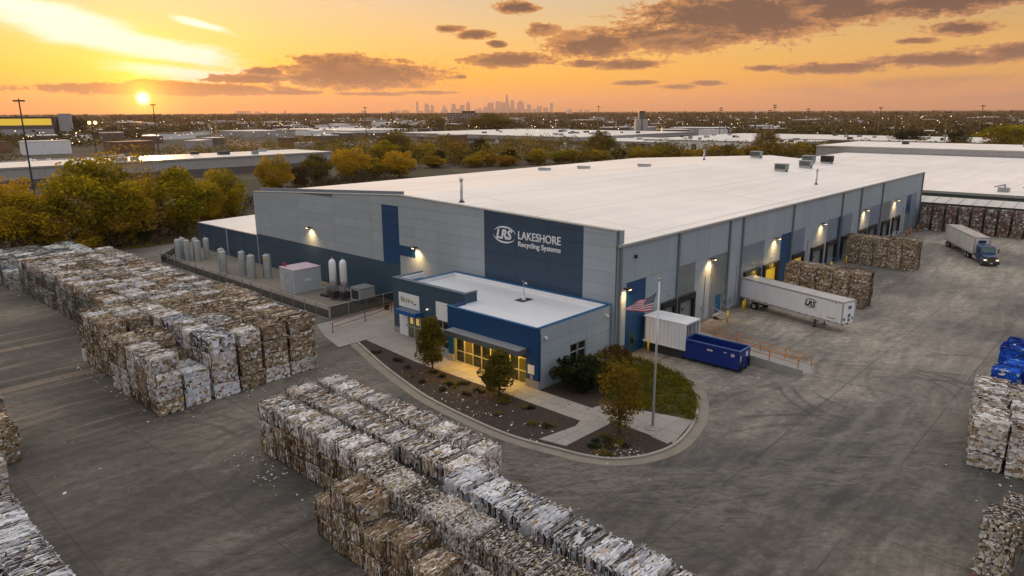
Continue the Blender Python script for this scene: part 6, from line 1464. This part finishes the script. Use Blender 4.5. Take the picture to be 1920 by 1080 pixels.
main_t = [(782,196,5,0),(800.5,198,8,1),(811,202,5,0),(833,201,4,1),(851,200,6,0),(867,202,7,0),(878,195,6,1),(920,198,9,0),(933,196,8,0),(941,197,5,0),(949.5,185,9.5,2),(961,194,6,0),(976,194,10,1),(991,200,8,1),(1011,205,8,0),(1023,207,8,0),(1033,199,6,0)]
desc = ['slab tower standing alone at the left of the skyline','spired tower right of the lone slab','slim block beside the spired tower','small pointed tower in the left cluster','square tower left of the middle','broad tower left of the middle','tall pointed tower halfway along','broad tower left of the tallest','block just left of the tallest','narrow block touching the tallest tower','tallest stepped tower with twin antennas','tower right next to the tallest','wide stepped tower right of the tallest','pointed tower at the right cluster','low block in the right cluster','rounded low block near the right end','slim tower standing alone at the right end']
for (px, ty, wp, kd), lb in zip(main_t, desc): skytower(px, ty, wp, lb, kd)
rg = random.Random(31)
for i in range(70):
    px = rg.gauss(905, 62) if i < 50 else rg.choice((rg.uniform(430,540), rg.uniform(640,780), rg.uniform(1040,1110)))
    k = math.exp(-((px-930)/95)**2); skytower(px, 213 - rg.uniform(.5, 3.0) - k*rg.uniform(0, 6), rg.uniform(3.5, 8.5), 'low block in the hazy mass of the far skyline', 0)
# woods as one mass
def woods(n, d0, d1, nq, leaf, hx, hz, seed, lm, name, thr=.0):
    rg = np.random.default_rng(seed); a = np.radians(rg.uniform(4, 81, n*3)); inv = rg.uniform(1/d1, 1/d0, n*3); dd = 1/inv
    x, y = dd*np.cos(a), dd*np.sin(a)
    patch = np.sin(x*.011+1.3)*np.sin(y*.013+.4)+.6*np.sin(x*.031+y*.027)+.5*np.sin(x*.0021-y*.0032)
    ok = patch > thr
    for fa, fb, fc, fe in FOOT: ok &= ~((x > fa-3) & (x < fc+3) & (y > fb-3) & (y < fe+3))
    x, y, dd = x[ok][:n], y[ok][:n], dd[ok][:n]; m_ = len(x)
    hh = rg.uniform(.6, 1.15, m_)*hz; C = np.stack([x, y, hh*.55], 1); S = np.stack([hx*rg.uniform(.7,1.3,m_)]*2 + [hh*.42], 1)
    V, F, tn = leaves(C, S, nq, leaf, rg, rg.uniform(0, 1, m_))
    tag(link(name, np_mesh(name, V, F, lm, tn)), 'autumn woods spread over the plain', 'woods', None, 'stuff')
LW1 = leafmat('wood_mix', [(0,(.036,.034,.012)),(.3,(.085,.075,.018)),(.55,(.15,.115,.024)),(.8,(.26,.18,.026)),(1,(.44,.25,.025))], .25)
LW2 = leafmat('wood_far', [(0,(.040,.034,.020)),(.4,(.092,.076,.036)),(.75,(.16,.12,.042)),(1,(.27,.17,.04))], .2)
woods(900, 205, 900, 125, .85, 3.2, 8.0, 41, LW1, 'woodland', -.15)
woods(2000, 600, 2600, 34, 3.4, 7.0, 9.5, 42, LW2, 'woodland', -.15)
woods(2600, 2000, 15500, 14, 13.0, 38.0, 13.0, 43, LW2, 'far_woodland', -1.2)
# air: one box of thin haze round everything
HZ = bpy.data.materials.new('haze'); HZ.use_nodes = True; N = NT(HZ.node_tree); HZ.node_tree.nodes.clear()
pv = N.add('ShaderNodeVolumePrincipled'); pv.inputs['Density'].default_value = 5.5e-5; pv.inputs['Color'].default_value = (.95,.68,.55,1); pv.inputs['Anisotropy'].default_value = .25
N.l.new(pv.outputs[0], N.add('ShaderNodeOutputMaterial').inputs['Volume'])
o = MB().box(-2950,-3950,-1.06,19950,19950,455).build('haze', HZ); o['kind'] = 'stuff'
